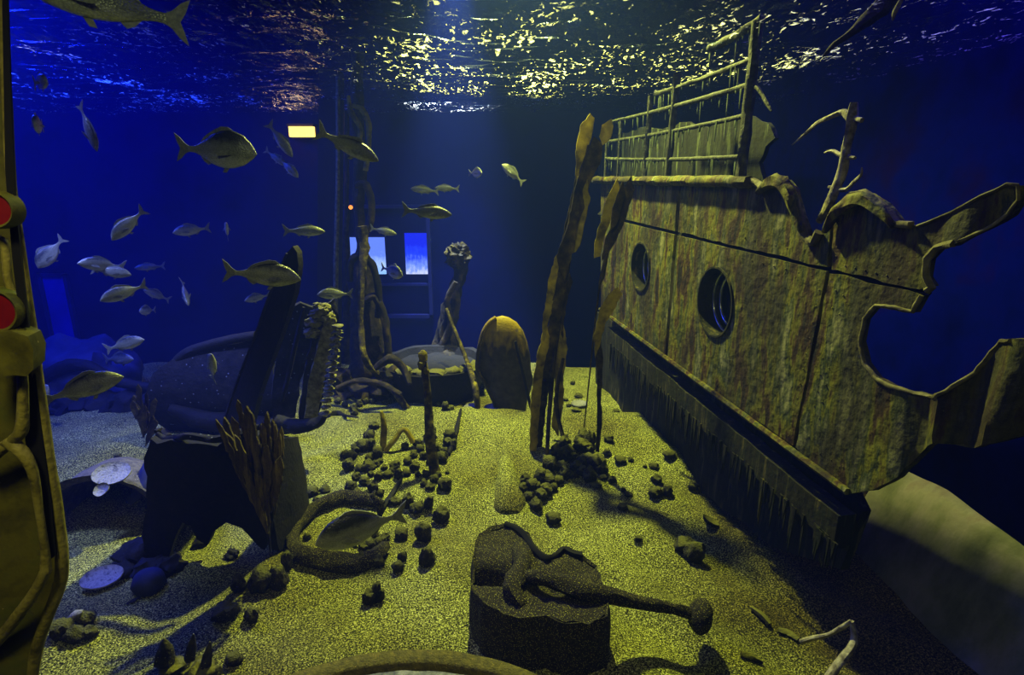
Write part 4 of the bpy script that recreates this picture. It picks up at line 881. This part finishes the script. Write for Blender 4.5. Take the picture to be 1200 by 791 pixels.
# lamps
M['warm'] = glow('warm_lamp', (255, 205, 90), 3.2); M['orange'] = glow('orange_lamp', (255, 140, 60), 1.8)
a_, b_, c_, d_ = rectw(337, 148, 366, 160, YW_ - .2)
lm = empty('wall_lamp', ((a_ + c_) / 2, YW_, (b_ + d_) / 2), 'glowing yellow rectangular lamp on the dark far wall', 'lamp')
mb = MB(); mb.box(((a_ + c_) / 2, YW_ - .09, d_ + .02), (c_ - a_ + .04, .18, .03)); mb.box(((a_ + c_) / 2, YW_ - .03, (b_ + d_) / 2), (c_ - a_ + .04, .06, d_ - b_ + .03)); mb.build('housing', M['black'], lm, lm.location, smooth=False)
mb = MB(); mb.box(((a_ + c_) / 2, YW_ - .12, (b_ + d_) / 2), (c_ - a_, .10, d_ - b_)); mb.build('diffuser', M['warm'], lm, lm.location, smooth=False)
lamp('wall_lamp_light', 'POINT', ((a_ + c_) / 2, YW_ - .35, (b_ + d_) / 2 - .05), (0, 0, 0), 9, (1, .55, .2), shadow_soft_size=.1)
q = AY(411, 243, 6.2); mb = MB(); mb.blob(q, (.022, .022, .022), 2); tag(mb.build('small_lamp', M['orange'], loc=q), 'tiny orange indicator lamp glowing on the wrapped post', 'lamp')
# ================================================================ stones
def stone_proto(i):
    mb = MB(); mb.blob((0, 0, 0), (1, 1, 1), 3, .35, seed=i * 7.7, fr=1.6)
    for k in range(len(mb.v)):
        p = mb.v[k]; mb.v[k] = p * (1 + .16 * n3(p.x + i, p.y, p.z, 4) + .06 * n3(p.x, p.y + i, p.z, 10))
    return mb
ST = []
for i in range(8):
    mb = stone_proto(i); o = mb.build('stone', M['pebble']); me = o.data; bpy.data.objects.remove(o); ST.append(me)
nst = 0
def stone(x, y, rx, ry, label, group=None, tilt=0.0):
    """x, y, rx, ry in pixels: centre and half sizes"""
    global nst
    g = GS(x, y + ry * .75); s = depth(g) / F
    o = bpy.data.objects.new('stone', ST[nst % 8]); COL.objects.link(o); nst += 1
    hx = rx * s * .97; hz = ry * s * 1.0
    o.scale = (hx, hx * .85, hz); o.location = (g.x, g.y + hx * .3, H(g.x, g.y + hx * .3) + hz * .72)
    o.rotation_euler = (random.uniform(-.25, .25), tilt, random.uniform(-.6, .6))
    return tag(o, label, 'stone', group)
def zoomset(ox, oy, sc, lst): return [(ox + a[0] / sc, oy + a[1] / sc, a[2] / sc, (a[3] if len(a) > 3 else a[2]) / sc) + ((a[4],) if len(a) > 4 else ()) for a in lst]
Z1 = lambda l: zoomset(380, 480, 6.59, l)
Z2 = lambda l: zoomset(320, 560, 5.65, l)
Z3 = lambda l: zoomset(560, 380, 3.6, l)
def many(lst, label, group):
    for a in lst: stone(a[0], a[1], a[2], a[3], label, group, a[4] if len(a) > 4 else 0)
many(Z1([(625, 285, 32), (725, 262, 40), (820, 205, 45, 55), (790, 215, 30), (835, 150, 30), (905, 370, 48), (645, 400, 35), (700, 440, 40), (770, 355, 35), (860, 300, 40), (740, 300, 34), (690, 350, 30), (820, 400, 36), (930, 320, 30)]), 'dark crusted stone heaped around the foot of the weedy stake', 'stones around the weedy stake')
many(Z1([(970, 195, 52, 50), (955, 255, 38), (1000, 270, 30, 45)]), 'dark stone stacked just right of the weedy stake heap', 'stones right of the stake')
many(Z1([(722, 500, 25), (782, 500, 32), (768, 570, 30), (815, 598, 38, 28), (850, 535, 36), (880, 500, 26), (950, 485, 16)]), 'small stone in the patch just in front of the weedy stake', 'stones before the weedy stake')
stone(380 + 935 / 6.59, 480 + 580 / 6.59, 9, 9, 'round shell-like stone at the front right of the stake patch')
many(Z1([(400, 420, 32), (430, 400, 24), (340, 440, 55, 48), (185, 430, 48, 60), (270, 455, 40, 36), (490, 500, 40, 26), (420, 515, 34, 40), (250, 520, 38), (310, 555, 50, 36), (205, 590, 45, 42), (250, 640, 35, 28), (460, 450, 28), (345, 370, 34), (210, 350, 40), (360, 500, 26)]), 'crusted stone in the pile in front of the driftwood fork', 'stones before the driftwood fork')
many(Z1([(550, 435, 45), (575, 500, 36, 50), (635, 490, 32), (520, 470, 24)]), 'stone in the tight knot between fork and stake', 'stones between fork and stake')
many(Z1([(380, 125, 42, 35), (345, 200, 45, 40), (300, 280, 60, 50), (250, 300, 50, 40), (360, 270, 44, 55), (160, 350, 36), (410, 330, 42, 55)]), 'dark stone in the heap left of the driftwood fork', 'stones left of the driftwood fork')
stone(414.9, 483.5, 4.5, 5, 'tiny stone by itself behind the driftwood fork')
stone(437, 571, 6.6, 10, 'upright narrow stone in front of the fork pile'); stone(445, 578, 5, 4.5, 'little stone touching the upright narrow stone')
many(Z1([(325, 655, 26, 20), (90, 650, 22), (20, 605, 24), (560, 715, 45, 26)]), 'small lone stone just behind the rear of the hoop', 'lone stones behind the hoop')
# round the hoop
stone(*Z2([(250, 92, 48, 44)])[0], 'rounded stone above the left of the hoop, largest there')
stone(*Z2([(340, 78, 36, 30)])[0], 'stone right beside the rounded stone above the hoop')
many(Z2([(412, 105, 20), (280, 145, 22), (190, 215, 24), (185, 120, 30)]), 'small dark pebble along the hoop rear left', 'pebbles at the hoop rear left')
many(Z2([(165, 305, 28), (225, 392, 27), (365, 442, 26, 30)]), 'pebble inside the hoop near its left side', 'pebbles in the hoop left side')
many(Z2([(675, 380, 25), (740, 390, 30), (690, 430, 36), (640, 440, 38), (600, 455, 36, 30), (725, 420, 34)]), 'crusted stone closing the right side of the hoop', 'stones along the hoop right side')
many(Z2([(510, 62, 36, 40), (555, 105, 24), (615, 105, 24, 18)]), 'small stone in the row behind the hoop', 'stones in the row behind the hoop')
stone(*Z2([(890, 155, 38, 58)])[0], 'egg-shaped dark stone right of the hoop rear')
stone(*Z2([(950, 205, 48, 40)])[0], 'low lumpy stone in front of the egg-shaped stone')
stone(*Z2([(1030, 165, 32, 62, .35)])[0][:4], 'tilted elongated dark stone beside the low lumpy stone', None, .4)
stone(*Z2([(1115, 250, 55, 66)])[0], 'big round crusted stone farthest right of the hoop group')
stone(*Z2([(1000, 360, 60, 85)])[0], 'tall dark stone in front of the elongated one')
stone(*Z2([(1020, 525, 54, 78)])[0], 'large dark stone with a pale spot on top')
stone(*Z2([(845, 372, 46, 50)])[0], 'round grey-green stone just right of the hoop')
stone(*Z2([(582, 560, 58, 64)])[0], 'large crusted stone against the hoop front right')
stone(*Z2([(690, 550, 50, 52)])[0], 'crusted stone right of the large one at hoop front')
stone(*Z2([(855, 525, 32, 42)])[0], 'narrow stone, rear one of a touching pair'); stone(*Z2([(825, 592, 40, 46)])[0], 'rounded stone, front one of a touching pair')
stone(*Z2([(800, 155, 34, 30)])[0], 'flat little stone beside the egg-shaped stone')
stone(*Z2([(95, 550, 40, 75)])[0], 'tall dark stone against the hoop front left')
# in front
for a, l, t in (((320 + 5, 678, 12, 17), 'upright dark stone, right of the leaning pair on the sand', .1), ((303, 680, 13, 19), 'olive stone leaning right, left of the pair on the sand', .5), ((279, 685, 8.5, 11.5), 'smooth dark egg stone left of the leaning pair', 0), ((262, 718, 15, 12), 'dark stone in the shadow below the egg stone', 0), ((294, 721, 9, 10), 'small stone right of the shadowed stone', 0), ((273, 773, 9.5, 8.5), 'lone stone low on the sand beside the horned rock', 0)): stone(*a, l, None, t)
# spiky shell trio
for x, y, rx, ry, t in ((433, 700, 8, 11, -.1), (441, 694, 6, 14, .1), (446, 698, 5, 10, .3)): stone(x, y, rx, ry, 'pointed shell in the spiky trio on open sand', 'spiky shell trio', t)
# right cluster by the kelp foot
many(Z3([(300, 590, 34, 40), (330, 550, 32, 38), (365, 505, 26, 40), (375, 545, 34), (352, 600, 26), (290, 640, 24), (400, 560, 22)]), 'dark stone heaped against the tall kelp foot', 'stones at the tall kelp foot')
many(Z3([(265, 645, 32, 36), (228, 680, 28), (200, 655, 24), (285, 700, 32), (215, 728, 22), (300, 660, 30), (265, 722, 28), (190, 690, 22), (250, 690, 24), (340, 660, 22), (370, 630, 26, 30), (395, 640, 14), (318, 690, 20)]), 'crusted stone in the heap below the tall kelp', 'stones below the tall kelp')
stone(*Z3([(245, 765, 28, 28)])[0], 'round stone at the front of the heap below the kelp')
many(Z3([(415, 600, 26), (440, 620, 24), (462, 575, 36, 28), (498, 590, 44, 38), (472, 640, 32, 36), (520, 615, 28), (440, 580, 26)]), 'dark stone in the clump between the two kelps', 'stones between the kelps')
many(Z3([(530, 647, 18, 12), (568, 657, 18, 16), (500, 680, 30, 10), (615, 700, 12), (635, 718, 18, 12)]), 'little stone trailing right of the clump between kelps', 'stones trailing right of the kelp clump')
many(Z3([(445, 480, 34, 32), (440, 515, 40, 30), (470, 490, 26, 40), (425, 495, 20, 24), (462, 525, 28, 22)]), 'black crusted lump at the foot of the thin kelp stalk', 'lumps at the thin kelp stalk')
for a, l in (((555, 485, 22, 20), 'olive stone just right of the torn kelp foot'), ((545, 543, 19, 17), 'dark round stone, left one of two below the torn kelp'), ((600, 575, 26, 18), 'dark oval stone, right one of two below the torn kelp'), ((645, 572, 13, 12), 'tiny stone right of the dark oval stone'), ((705, 600, 10, 9), 'tiny brown pebble mid-sand right of the kelps'), ((742, 600, 20, 14), 'black flat pebble beside the tiny brown one'), ((808, 552, 27, 20), 'black stone near the hull foot at the far right'), ((755, 655, 23, 22), 'greenish stone, rearmost of a group of three'), ((752, 712, 30, 26), 'dark stone, left front of a group of three'), ((800, 704, 26, 28), 'dark stone, right front of a group of three'), ((910, 688, 23, 18), 'dark pebble on the open sand toward the ship')): stone(*Z3([a])[0], l)
many(Z3([(425, 302, 18, 11), (415, 362, 22, 9), (400, 248, 10), (585, 364, 14, 7), (370, 318, 12, 8), (385, 342, 12, 9), (350, 350, 10)]), 'small stone on the far strip of sand behind the kelps', 'stones on the far sand strip')
stone(648, 608, 9, 8, 'black round stone in front of the kelp shadows'); stone(628, 592, 7, 8, 'olive stone left of the black round stone')
stone(803, 640, 13, 11, 'black stone, left one of the pair before the shadowed dune'); stone(814, 648, 12, 14, 'black pointed stone, right one of the pair before the dune')
stone(730, 594, 6, 5, 'small dark stone between kelp shadows'); stone(748, 634 - 2, 5, 4, 'brown pebble in the curved shadow on the sand')
p = GS(832, 611, .03); mb = MB(); mb.lathe((0, 0, 0), [(0, -.02), (.03, -.015), (.045, .0), (.05, .015), (.04, .01), (.02, .002), (0, .004)], 18); mb.v = [Matrix.Rotation(.5, 3, 'Y') @ V((v.x * 1.3, v.y, v.z)) + p for v in mb.v]; rough_up(mb, .003, 40); tag(mb.build('open_shell', M['stone'], loc=p), 'open half shell lying on sand, grey inside', 'shell')
# back left strip
many([(415, 478, 5, 6), (421, 473, 4, 5), (428, 470, 4, 5), (404, 474, 4, 4), (436, 470, 3.5, 4), (396, 470, 4, 4)], 'tiny stone on the sand behind the fallen thick stick', 'tiny stones on the rear left sand')
many([(522, 476, 4.5, 6), (513, 474, 4, 3.5), (528, 478, 5, 3)], 'tiny stone on the crest between stake and blade', 'tiny stones on the crest')
stone(138, 537, 5.5, 6, 'round dark stone behind the plates in the bowl')
stone(608 - 120 + 36, 606, 15, 14, 'large rounded crusted stone in the open centre') if False else None
# left front rubble of shells
for x, y, rx, ry, l in ((70, 738, 13, 13, 'dark stone touching the metal frame foot'), (86, 745, 12, 10, 'purplish lump beside the dark stone at the frame foot'), (103, 742, 10, 8, 'small lump right of the purplish one'), (99, 725, 11, 8, 'dark capped stone behind the small lump')): stone(x, y, rx, ry, l)
p = GS(88, 722, .05); mb = MB(); mb.add([p + V(q) for q in ((-.05, 0, -.02), (.03, -.03, -.01), (.06, .02, 0), (.05, .03, .07), (-.02, .03, .02))], [(0, 1, 2, 3, 4), (4, 3, 2, 1, 0)]); mb = MB(); mb.blob(p, (.055, .03, .025), 2, .5, rot=Matrix.Rotation(-.6, 3, 'Y'), seed=4); tag(mb.build('white_shell', M['pale'], loc=p), 'white broken shell on the lumps by the frame foot', 'shell')
# dark patches of weed pebble near the ship
many([(770, 578, 6, 5), (778, 572, 5, 5)], 'dark pebble in the group of three behind the dune', 'pebble pair') if False else None

# ---------------------------------------------------------------- half-buried hoop (ring)
c = GS(402, 626); pts = []
ringpx = [(450, 590), (430, 585), (405, 582), (385, 587), (368, 596), (355, 610), (345, 624), (344, 640), (356, 650), (378, 656), (400, 660), (420, 660), (440, 652), (452, 640)]
pts = [GS(x, y, .045) for x, y in ringpx]
mb = MB(); sp = smooth_path(pts, 6); mb.tube(sp, rads([.022, .045, .052, .05, .04, .035, .035, .045, .06, .065, .065, .06, .05, .035], len(sp)), 12, .3); rough_up(mb, .006, 25)
hp_ = empty('buried_hoop', c, 'dark crusted hoop half buried in sand under the resting fish', 'hoop'); mb.build('ring', M['iron'], hp_, c)
mb = MB(); q = GS(446, 600, .03); mb.tube(smooth_path([q, q + V((-.01, .0, .08)), q + V((-.05, .02, .12)), q + V((-.03, .04, .14))], 4), rads([.03, .03, .02, .015], 13), 8, .4); mb.build('stub', M['iron'], hp_, c)

# horned rock, bottom left
c = GS(212, 785); hr = empty('horned_rock', c, 'dark horned rock with three spikes at the lower edge', 'rock')
mb = MB(); mb.blob((c.x - .02, c.y - .02, c.z + .0), (.075, .07, .07), 3, .4, seed=1); mb.blob((c.x + .12, c.y - .03, c.z + .0), (.075, .07, .06), 3, .4, seed=2); mb.blob((c.x + .05, c.y + .03, c.z - .01), (.08, .05, .04), 3, .4, seed=3); mb.build('body', M['stone'], hr, c)
for (x, y), (x2, y2), r in (((194, 775), (192, 748), .035), ((222, 772), (227, 743), .022), ((240, 785), (246, 752), .022)):
    mb = MB(); A = AY(x, y, c.y - .02); B = AY(x2, y2, c.y - .02); mb.tube([A, A.lerp(B, .5), A.lerp(B, .85), B], [r * 1.3, r, r * .5, .003], 8, .3); mb.build('spike', M['stone'], hr, c)
# forked branch bottom right and small sticks
root = empty('forked_branch', GS(962, 791), 'pale bent branch arching out of the sand at lower right', 'branch')
YF = GS(980, 800).y
stem('limb', [(998, 728), (1001, 745), (998, 758), (985, 775), (968, 800)], [YF + .02, YF, YF - .03, YF - .08, YF - .15], [.012, .016, .018, .02, .022], M['branch'], root)
stem('limb', [(998, 728), (985, 736), (970, 744), (952, 748), (938, 752)], [YF + .02, YF + .04, YF + .06, YF + .08, YF + .1], [.010, .011, .010, .012, .014], M['branch'], root)
for pxs, lb in (([(868, 766), (880, 770), (893, 776)], 'short crusted stick at the lower right sand'), ([(912, 738), (925, 742), (936, 750)], 'short dark stick left of the forked branch'), ([(880, 712), (893, 722), (902, 732)], 'knotty dark twig on the sand below the dune')):
    pts = smooth_path([GS(x, y, .015) for x, y in pxs], 4); mb = MB(); mb.tube(pts, rads([.012, .02, .012], len(pts)), 7, .6); tag(mb.build('fallen_twig', M['stone'], loc=pts[2]), lb, 'twig')
for pxs, lb in (([(148, 708), (156, 704), (164, 700)], 'tiny twig on sand right of the oval dish'),):
    pts = [GS(x, y, .01) for x, y in pxs]; mb = MB(); mb.tube(pts, [.006, .01, .006], 6, .5); tag(mb.build('fallen_twig', M['dark'], loc=pts[1]), lb, 'twig')

# ================================================================ fish
def fish_mat(name, back, side, belly, bars=0.0):
    m = bpy.data.materials.new(name); m.use_nodes = True; nt = m.node_tree; nd = nt.nodes; lk = nt.links; b = nd['Principled BSDF']
    tc = nd.new('ShaderNodeTexCoord'); sx = nd.new('ShaderNodeSeparateXYZ'); lk.new(tc.outputs['Object'], sx.inputs[0])
    nz = nd.new('ShaderNodeTexNoise'); nz.inputs['Scale'].default_value = 16; nz.inputs['Detail'].default_value = 5; lk.new(tc.outputs['Object'], nz.inputs['Vector'])
    ma = nd.new('ShaderNodeMath'); ma.operation = 'MULTIPLY_ADD'; ma.inputs[1].default_value = .12; lk.new(nz.outputs['Fac'], ma.inputs[0]); lk.new(sx.outputs[2], ma.inputs[2])
    mr = nd.new('ShaderNodeMapRange'); mr.inputs[1].default_value = -.08; mr.inputs[2].default_value = .24; lk.new(ma.outputs[0], mr.inputs[0])
    cr = nd.new('ShaderNodeValToRGB'); el = cr.color_ramp.elements
    for i, (p, c) in enumerate(((.1, belly), (.42, side), (.62, side), (.9, back))):
        e = el[i] if i < 2 else el.new(p)
        e.position = p; e.color = lin(c)
    lk.new(mr.outputs[0], cr.inputs[0])
    vz = nd.new('ShaderNodeTexVoronoi'); vz.inputs['Scale'].default_value = 55; mp = nd.new('ShaderNodeMapping'); mp.inputs['Scale'].default_value = (1, .6, 1.4); lk.new(tc.outputs['Object'], mp.inputs[0]); lk.new(mp.outputs[0], vz.inputs['Vector'])
    mx = nd.new('ShaderNodeMixRGB'); mx.blend_type = 'MULTIPLY'; mx.inputs[0].default_value = .5; lk.new(cr.outputs[0], mx.inputs[1])
    r2 = nd.new('ShaderNodeMapRange'); r2.inputs[3].default_value = 1.1; r2.inputs[4].default_value = .4; r2.inputs[2].default_value = .7; lk.new(vz.outputs['Distance'], r2.inputs[0]); lk.new(r2.outputs[0], mx.inputs[2])
    lk.new(mx.outputs[0], b.inputs['Base Color']); b.inputs['Roughness'].default_value = .38; b.inputs['Metallic'].default_value = .25
    bp = nd.new('ShaderNodeBump'); bp.inputs['Strength'].default_value = .3; bp.inputs['Distance'].default_value = .01; lk.new(vz.outputs['Distance'], bp.inputs['Height']); lk.new(bp.outputs[0], b.inputs['Normal'])
    return m
M['bream'] = fish_mat('bream_skin', (52, 58, 52), (146, 152, 130), (196, 200, 180))
M['bass'] = fish_mat('bass_skin', (36, 42, 34), (122, 128, 108), (200, 204, 184))
M['fin'] = mat('fish_fin', [(84, 90, 84), (130, 134, 116)], 30, 3, .5, .2, 60)
M['eye'] = mat('fish_eye', [(6, 6, 8), (10, 10, 12)], 4, 2, .15, 0, spec=.8)
M['iris'] = mat('fish_iris', [(190, 180, 110), (210, 205, 160)], 4, 2, .3, 0)
# unit fish: nose at +x .5, tail tip at -x -.5
SHAPES = {
 'bream': dict(top=[(0, 0), (.03, .045), (.08, .095), (.16, .15), (.28, .185), (.4, .185), (.52, .155), (.62, .11), (.70, .065), (.76, .038), (.82, .034)],
               bot=[(0, 0), (.03, .03), (.08, .06), (.16, .095), (.28, .13), (.4, .135), (.52, .12), (.62, .085), (.70, .05), (.76, .03), (.82, .03)], w=.40, m='bream'),
 'slim': dict(top=[(0, 0), (.03, 0.037), (.08, 0.073), (.16, 0.112), (.28, 0.144), (.4, 0.144), (.52, 0.122), (.62, 0.091), (.70, 0.061), (.76, 0.041), (.82, 0.039)],
              bot=[(0, 0), (.03, 0.027), (.08, 0.055), (.16, 0.085), (.28, 0.110), (.4, 0.116), (.52, 0.104), (.62, 0.076), (.70, 0.051), (.76, 0.034), (.82, 0.034)], w=.52, m='bass'),
 'deep': dict(top=[(0, 0), (.03, .06), (.08, .13), (.16, .2), (.28, .245), (.4, .245), (.52, .2), (.62, .13), (.70, .07), (.76, .04), (.82, .036)],
              bot=[(0, 0), (.03, .04), (.08, .085), (.16, .14), (.28, .18), (.4, .19), (.52, .165), (.62, .11), (.70, .06), (.76, .034), (.82, .032)], w=.32, m='bream')}
def interp(tb, x):
    for i in range(len(tb) - 1):
        if tb[i][0] <= x <= tb[i + 1][0]:
            a, b = tb[i], tb[i + 1]; t = (x - a[0]) / (b[0] - a[0]); return a[1] + (b[1] - a[1]) * t
    return tb[-1][1]
def flat_fin(pts, th=.008, step=.03):
    return sheet_mb([V(p) for p in pts], lambda u, v: V((u, th / 2, v)), V((0, 1, 0)), th, step)
def make_fish_meshes(kind):
    s = SHAPES[kind]; parts = {}
    mb = MB(); R = 20; xs = [0, .01, .025, .05, .08, .12, .16, .2, .25, .3, .36, .42, .48, .54, .6, .65, .7, .74, .78, .82, .84]
    for x in xs:
        t = interp(s['top'], min(x, .82)) if x > 0 else .006; b = interp(s['bot'], min(x, .82)) if x > 0 else .006
        if x > 0 and x < .03: t = max(t, .02); b = max(b, .015)
        w = (t + b) / 2 * s['w'] * (1.15 if x < .25 else 1.0) * (1 - .75 * sstep(.55, .84, x)) + .004
        cz = (t - b) / 2; hz = (t + b) / 2
        for k in range(R):
            a = 2 * math.pi * k / R; ca, sa = math.cos(a), math.sin(a)
            gill = 1 + (.05 if .2 < x < .26 else 0)
            mb.v.append(V((.5 - x, w * gill * ca * abs(ca) ** -.15 if abs(ca) > 1e-3 else 0, cz + hz * sa)))
    n = len(xs)
    for i in range(n - 1):
        for k in range(R): l = (k + 1) % R; mb.f.append((i * R + k, i * R + l, (i + 1) * R + l, (i + 1) * R + k))
    mb.f += [tuple(range(R)), tuple((n - 1) * R + k for k in reversed(range(R)))]
    parts['body'] = (mb, s['m'])
    # bend body slightly
    tf = flat_fin([(-.325, .03), (-.38, .065), (-.44, .13), (-.50, .17), (-.47, .07), (-.435, .0), (-.46, -.06), (-.49, -.15), (-.43, -.11), (-.38, -.055), (-.325, -.03)], .012)
    parts['tail_fin'] = (tf, 'fin')
    T = lambda x: interp(s['top'], .5 - x); B = lambda x: interp(s['bot'], .5 - x)
    xs2 = [.22, .16, .08, 0, -.08, -.14, -.19]
    hh = [.0, .035, .045, .035, .034, .03, .0]
    up = [(x, T(x) + h) for x, h in zip(xs2, hh)]; dn = [(x, T(x) - .012) for x in reversed(xs2)]
    parts['dorsal_fin'] = (flat_fin(up + dn), 'fin')
    xs3 = [-.06, -.10, -.15, -.19]; h3_ = [.0, .045, .035, 0]
    parts['anal_fin'] = (flat_fin([(x, -B(x) - h) for x, h in zip(xs3, h3_)] + [(x, -B(x) + .012) for x in reversed(xs3)]), 'fin')
    pf = MB()
    parts['pelvic_fin'] = (flat_fin([(.16, -B(.16) + .01), (.12, -B(.12) - .05), (.07, -B(.07) - .055), (.10, -B(.10) + .01)]), 'fin')
    def side(mbx, sg, ang, piv):
        out = MB(); Rz = Matrix.Rotation(ang * sg, 3, 'Z'); out.add([Rz @ (v - piv) + V((piv.x, sg * piv.y, piv.z)) if False else (Rz @ (v - V((piv.x, 0, piv.z)))) + V((piv.x, sg * piv.y, piv.z)) for v in mbx.v], mbx.f); return out
    w0 = (T(.25) + B(.25)) / 2 * s['w'] * 1.1
    pec = flat_fin([(.25, -.005), (.20, .02), (.12, .01), (.06, -.03), (.10, -.045), (.18, -.04), (.24, -.025)], .006)
    for sg, nm in ((1, 'pectoral_fin'), (-1, 'pectoral_fin ')): parts[nm] = (side(pec, sg, -.35, V((.25, w0, -.01))), 'fin')
    x = .415; w1 = (T(x) + B(x)) / 2 * s['w'] * 1.02
    for sg, nm in ((1, 'eye'), (-1, 'eye ')):
        e = MB(); e.blob((x, sg * w1 * .86, .028), (.021, .010, .021), 2); parts[nm] = (e, 'eye')
        e = MB(); e.tube([V((x + .022 * math.cos(a), sg * w1 * .9, .028 + .022 * math.sin(a))) for a in [2 * math.pi * i / 14 for i in range(14)]], .005, 5, closed=True); parts[nm.replace('eye', 'eye_ring')] = (e, 'iris')
    out = []
    for nm, (mbx, m) in parts.items():
        o = mbx.build(nm.strip(), M[m]); out.append((nm.strip(), o.data)); bpy.data.objects.remove(o)
    return out
FM = {k: make_fish_meshes(k) for k in SHAPES}
def fish(px, py, L, dep, head, yaw, kind, label, name='sea_bream', roll=0.0):
    """L = true length in metres; head = heading in the image plane in degrees (0 right, 90 up); yaw = degrees turned towards the camera"""
    a = math.radians(head); b = math.radians(yaw)
    W = -ray(px, py).normalized(); S = V((0, 0, 1)).cross(W).normalized(); X = (S * math.cos(a) + W.cross(S) * math.sin(a)) * math.cos(b) + W * math.sin(b); X.normalize()
    Zr = V((0, 0, 1)) if abs(X.z) < .93 else V((1, 0, 0)) * (1 if roll >= 0 else -1)
    Yv = Zr.cross(X).normalized(); Zv = X.cross(Yv).normalized()
    if roll: R = Matrix.Rotation(math.radians(roll), 3, X); Yv = R @ Yv; Zv = R @ Zv
    root = empty(name, AD(px, py, dep), label, 'fish', None)
    mw = Matrix((X, Yv, Zv)).transposed().to_4x4(); root.rotation_euler = mw.to_euler(); root.scale = (L, L, L)
    for nm, me in FM[kind]:
        o = bpy.data.objects.new(nm, me); COL.objects.link(o); o.parent = root
    return root
def fpx(px, py, lpx, head, yaw, kind, label, name='sea_bream', real=.33, roll=0.0, dmax=7.4, dep=None):
    lpx *= 1.13
    if yaw >= 45:
        fs = max(.42, math.cos(math.radians(yaw))); dep = dep or min(dmax, real * fs * F / lpx); return fish(px, py, lpx * dep / F / fs, dep, head, yaw, kind, label, name, roll)
    fs = math.cos(math.radians(yaw)); dep = dep or min(dmax, real * fs * F / lpx); dep = max(dep, 1.6)
    return fish(px, py, lpx * dep / F / max(fs, .25), dep, head, yaw, kind, label, name, roll)
fpx(128, 6, 150, 172, 5, 'slim', 'large dark fish at the top left swimming just under the surface', 'sea_bass', .55)
fpx(47, 97, 20, 10, 76, 'bream', 'small pale fish seen end-on highest at far left', real=.2)
fpx(45, 147, 18, 170, 80, 'deep', 'small dark fish seen from behind, below the highest left one', real=.2)
fpx(103, 149, 48, -80, 20, 'slim', 'pale fish diving head down at upper left', 'sea_bass', real=.3, roll=30)
fpx(253, 177, 76, -4, 30, 'deep', 'deep-bodied shadowy fish facing right near the surface, left of the warm lamp', real=.42)
fpx(328, 164, 40, -58, 10, 'slim', 'slender pale fish diving right, beside the warm lamp', 'sea_bass')
fpx(323, 185, 26, -40, 20, 'slim', 'small silver fish behind, upper of the close pair below the lamp', 'sea_bass', real=.25)
fpx(338, 197, 26, -48, 20, 'bream', 'small silver fish, lower of the close pair below the lamp', real=.24)
fpx(407, 171, 68, -26, 5, 'slim', 'dark-backed fish heading down right across the wrapped post', 'sea_bass', .38)
fpx(356, 271, 42, -3, 5, 'slim', 'yellowish fish facing right level with the tiny orange lamp', 'sea_bream')
fpx(307, 323, 76, -10, 5, 'bream', 'large grey bream before the top of the leaning plank', real=.36)
fpx(302, 349, 26, 190, 20, 'bream', 'dim small fish tucked under the large grey bream', real=.28)
fpx(449, 271, 28, -14, 10, 'slim', 'pale fish in front of the left lit window', real=.28)
fpx(459, 318, 24, -25, 45, 'deep', 'round dim fish below the left lit window', real=.28)
fpx(393, 345, 36, 178, 5, 'bream', 'blue-grey fish facing left beside the square pillar', real=.3)
fpx(500, 249, 52, -6, 5, 'slim', 'bright slender fish facing right above the right lit window', 'sea_bass', .36)
fpx(498, 223, 30, 174, 5, 'slim', 'faint hazy fish facing left, left one of a far pair', 'sea_bass', .32)
fpx(524, 221, 26, 178, 5, 'slim', 'faint hazy fish, right one of the far pair', 'sea_bass', .28)
fpx(557, 203, 14, 0, 55, 'deep', 'tiny pale fish seen nearly head-on in open water', real=.22)
fpx(601, 204, 30, 140, 10, 'bream', 'pale fish heading up left in the open water centre', real=.3)
fpx(249, 431, 27, 85, 55, 'bream', 'small bright cream fish seen end-on against the sunken boat', real=.3, dep=3.9, roll=20)
fpx(96, 456, 76, 8, 8, 'bream', 'bright yellow-green bream facing right above the left sand', real=.36)
fpx(146, 404, 36, 8, 30, 'bream', 'dim bream facing right above the bright yellow-green one', real=.32)
fpx(139, 421, 26, -10, 50, 'bream', 'dim fish partly hidden under the dim bream', real=.3, dep=6.4)
fpx(151, 263, 46, 222, 5, 'bream', 'blue fish heading down left with its tail raised', real=.3)
fpx(60, 296, 40, 228, 5, 'deep', 'blue round fish nearest the red discs, tail upright', real=.3)
fpx(120, 311, 42, 170, 15, 'bream', 'blue fish facing left, rear one of an overlapping pair', real=.3)
fpx(130, 319, 36, -15, 15, 'bream', 'blue fish facing right, front one of an overlapping pair', real=.26, dep=4.3)
fpx(146, 343, 46, 196, 5, 'bream', 'blue fish facing down left under the overlapping pair', real=.3)
fpx(176, 313, 28, 180, 10, 'slim', 'faint blue fish facing left beside the overlapping pair', real=.3)
fpx(184, 346, 26, 150, 20, 'bream', 'blue fish facing up left, tail low, right of the down left one', real=.28)
fpx(173, 364, 15, 180, 50, 'deep', 'tiny blue fish seen end-on below the others', real=.22)
fpx(225, 270, 36, 186, 5, 'bream', 'dark blue fish facing left in the middle of the left water', real=.32)
fpx(217, 343, 27, -85, 40, 'slim', 'small upright fish left of the leaning plank', real=.3, roll=30)
fpx(266, 271, 15, 90, 55, 'deep', 'tiny blue fish seen end-on between plank top and dark blue fish', real=.22)
fpx(52, 462, 18, 60, 55, 'deep', 'small blue fish peeking from behind the metal frame', real=.25, dep=5.5)
fpx(425, 619, 96, 191, 8, 'deep', 'big dark-backed bream with a yellow tail over the hoop', real=.42, roll=-8)
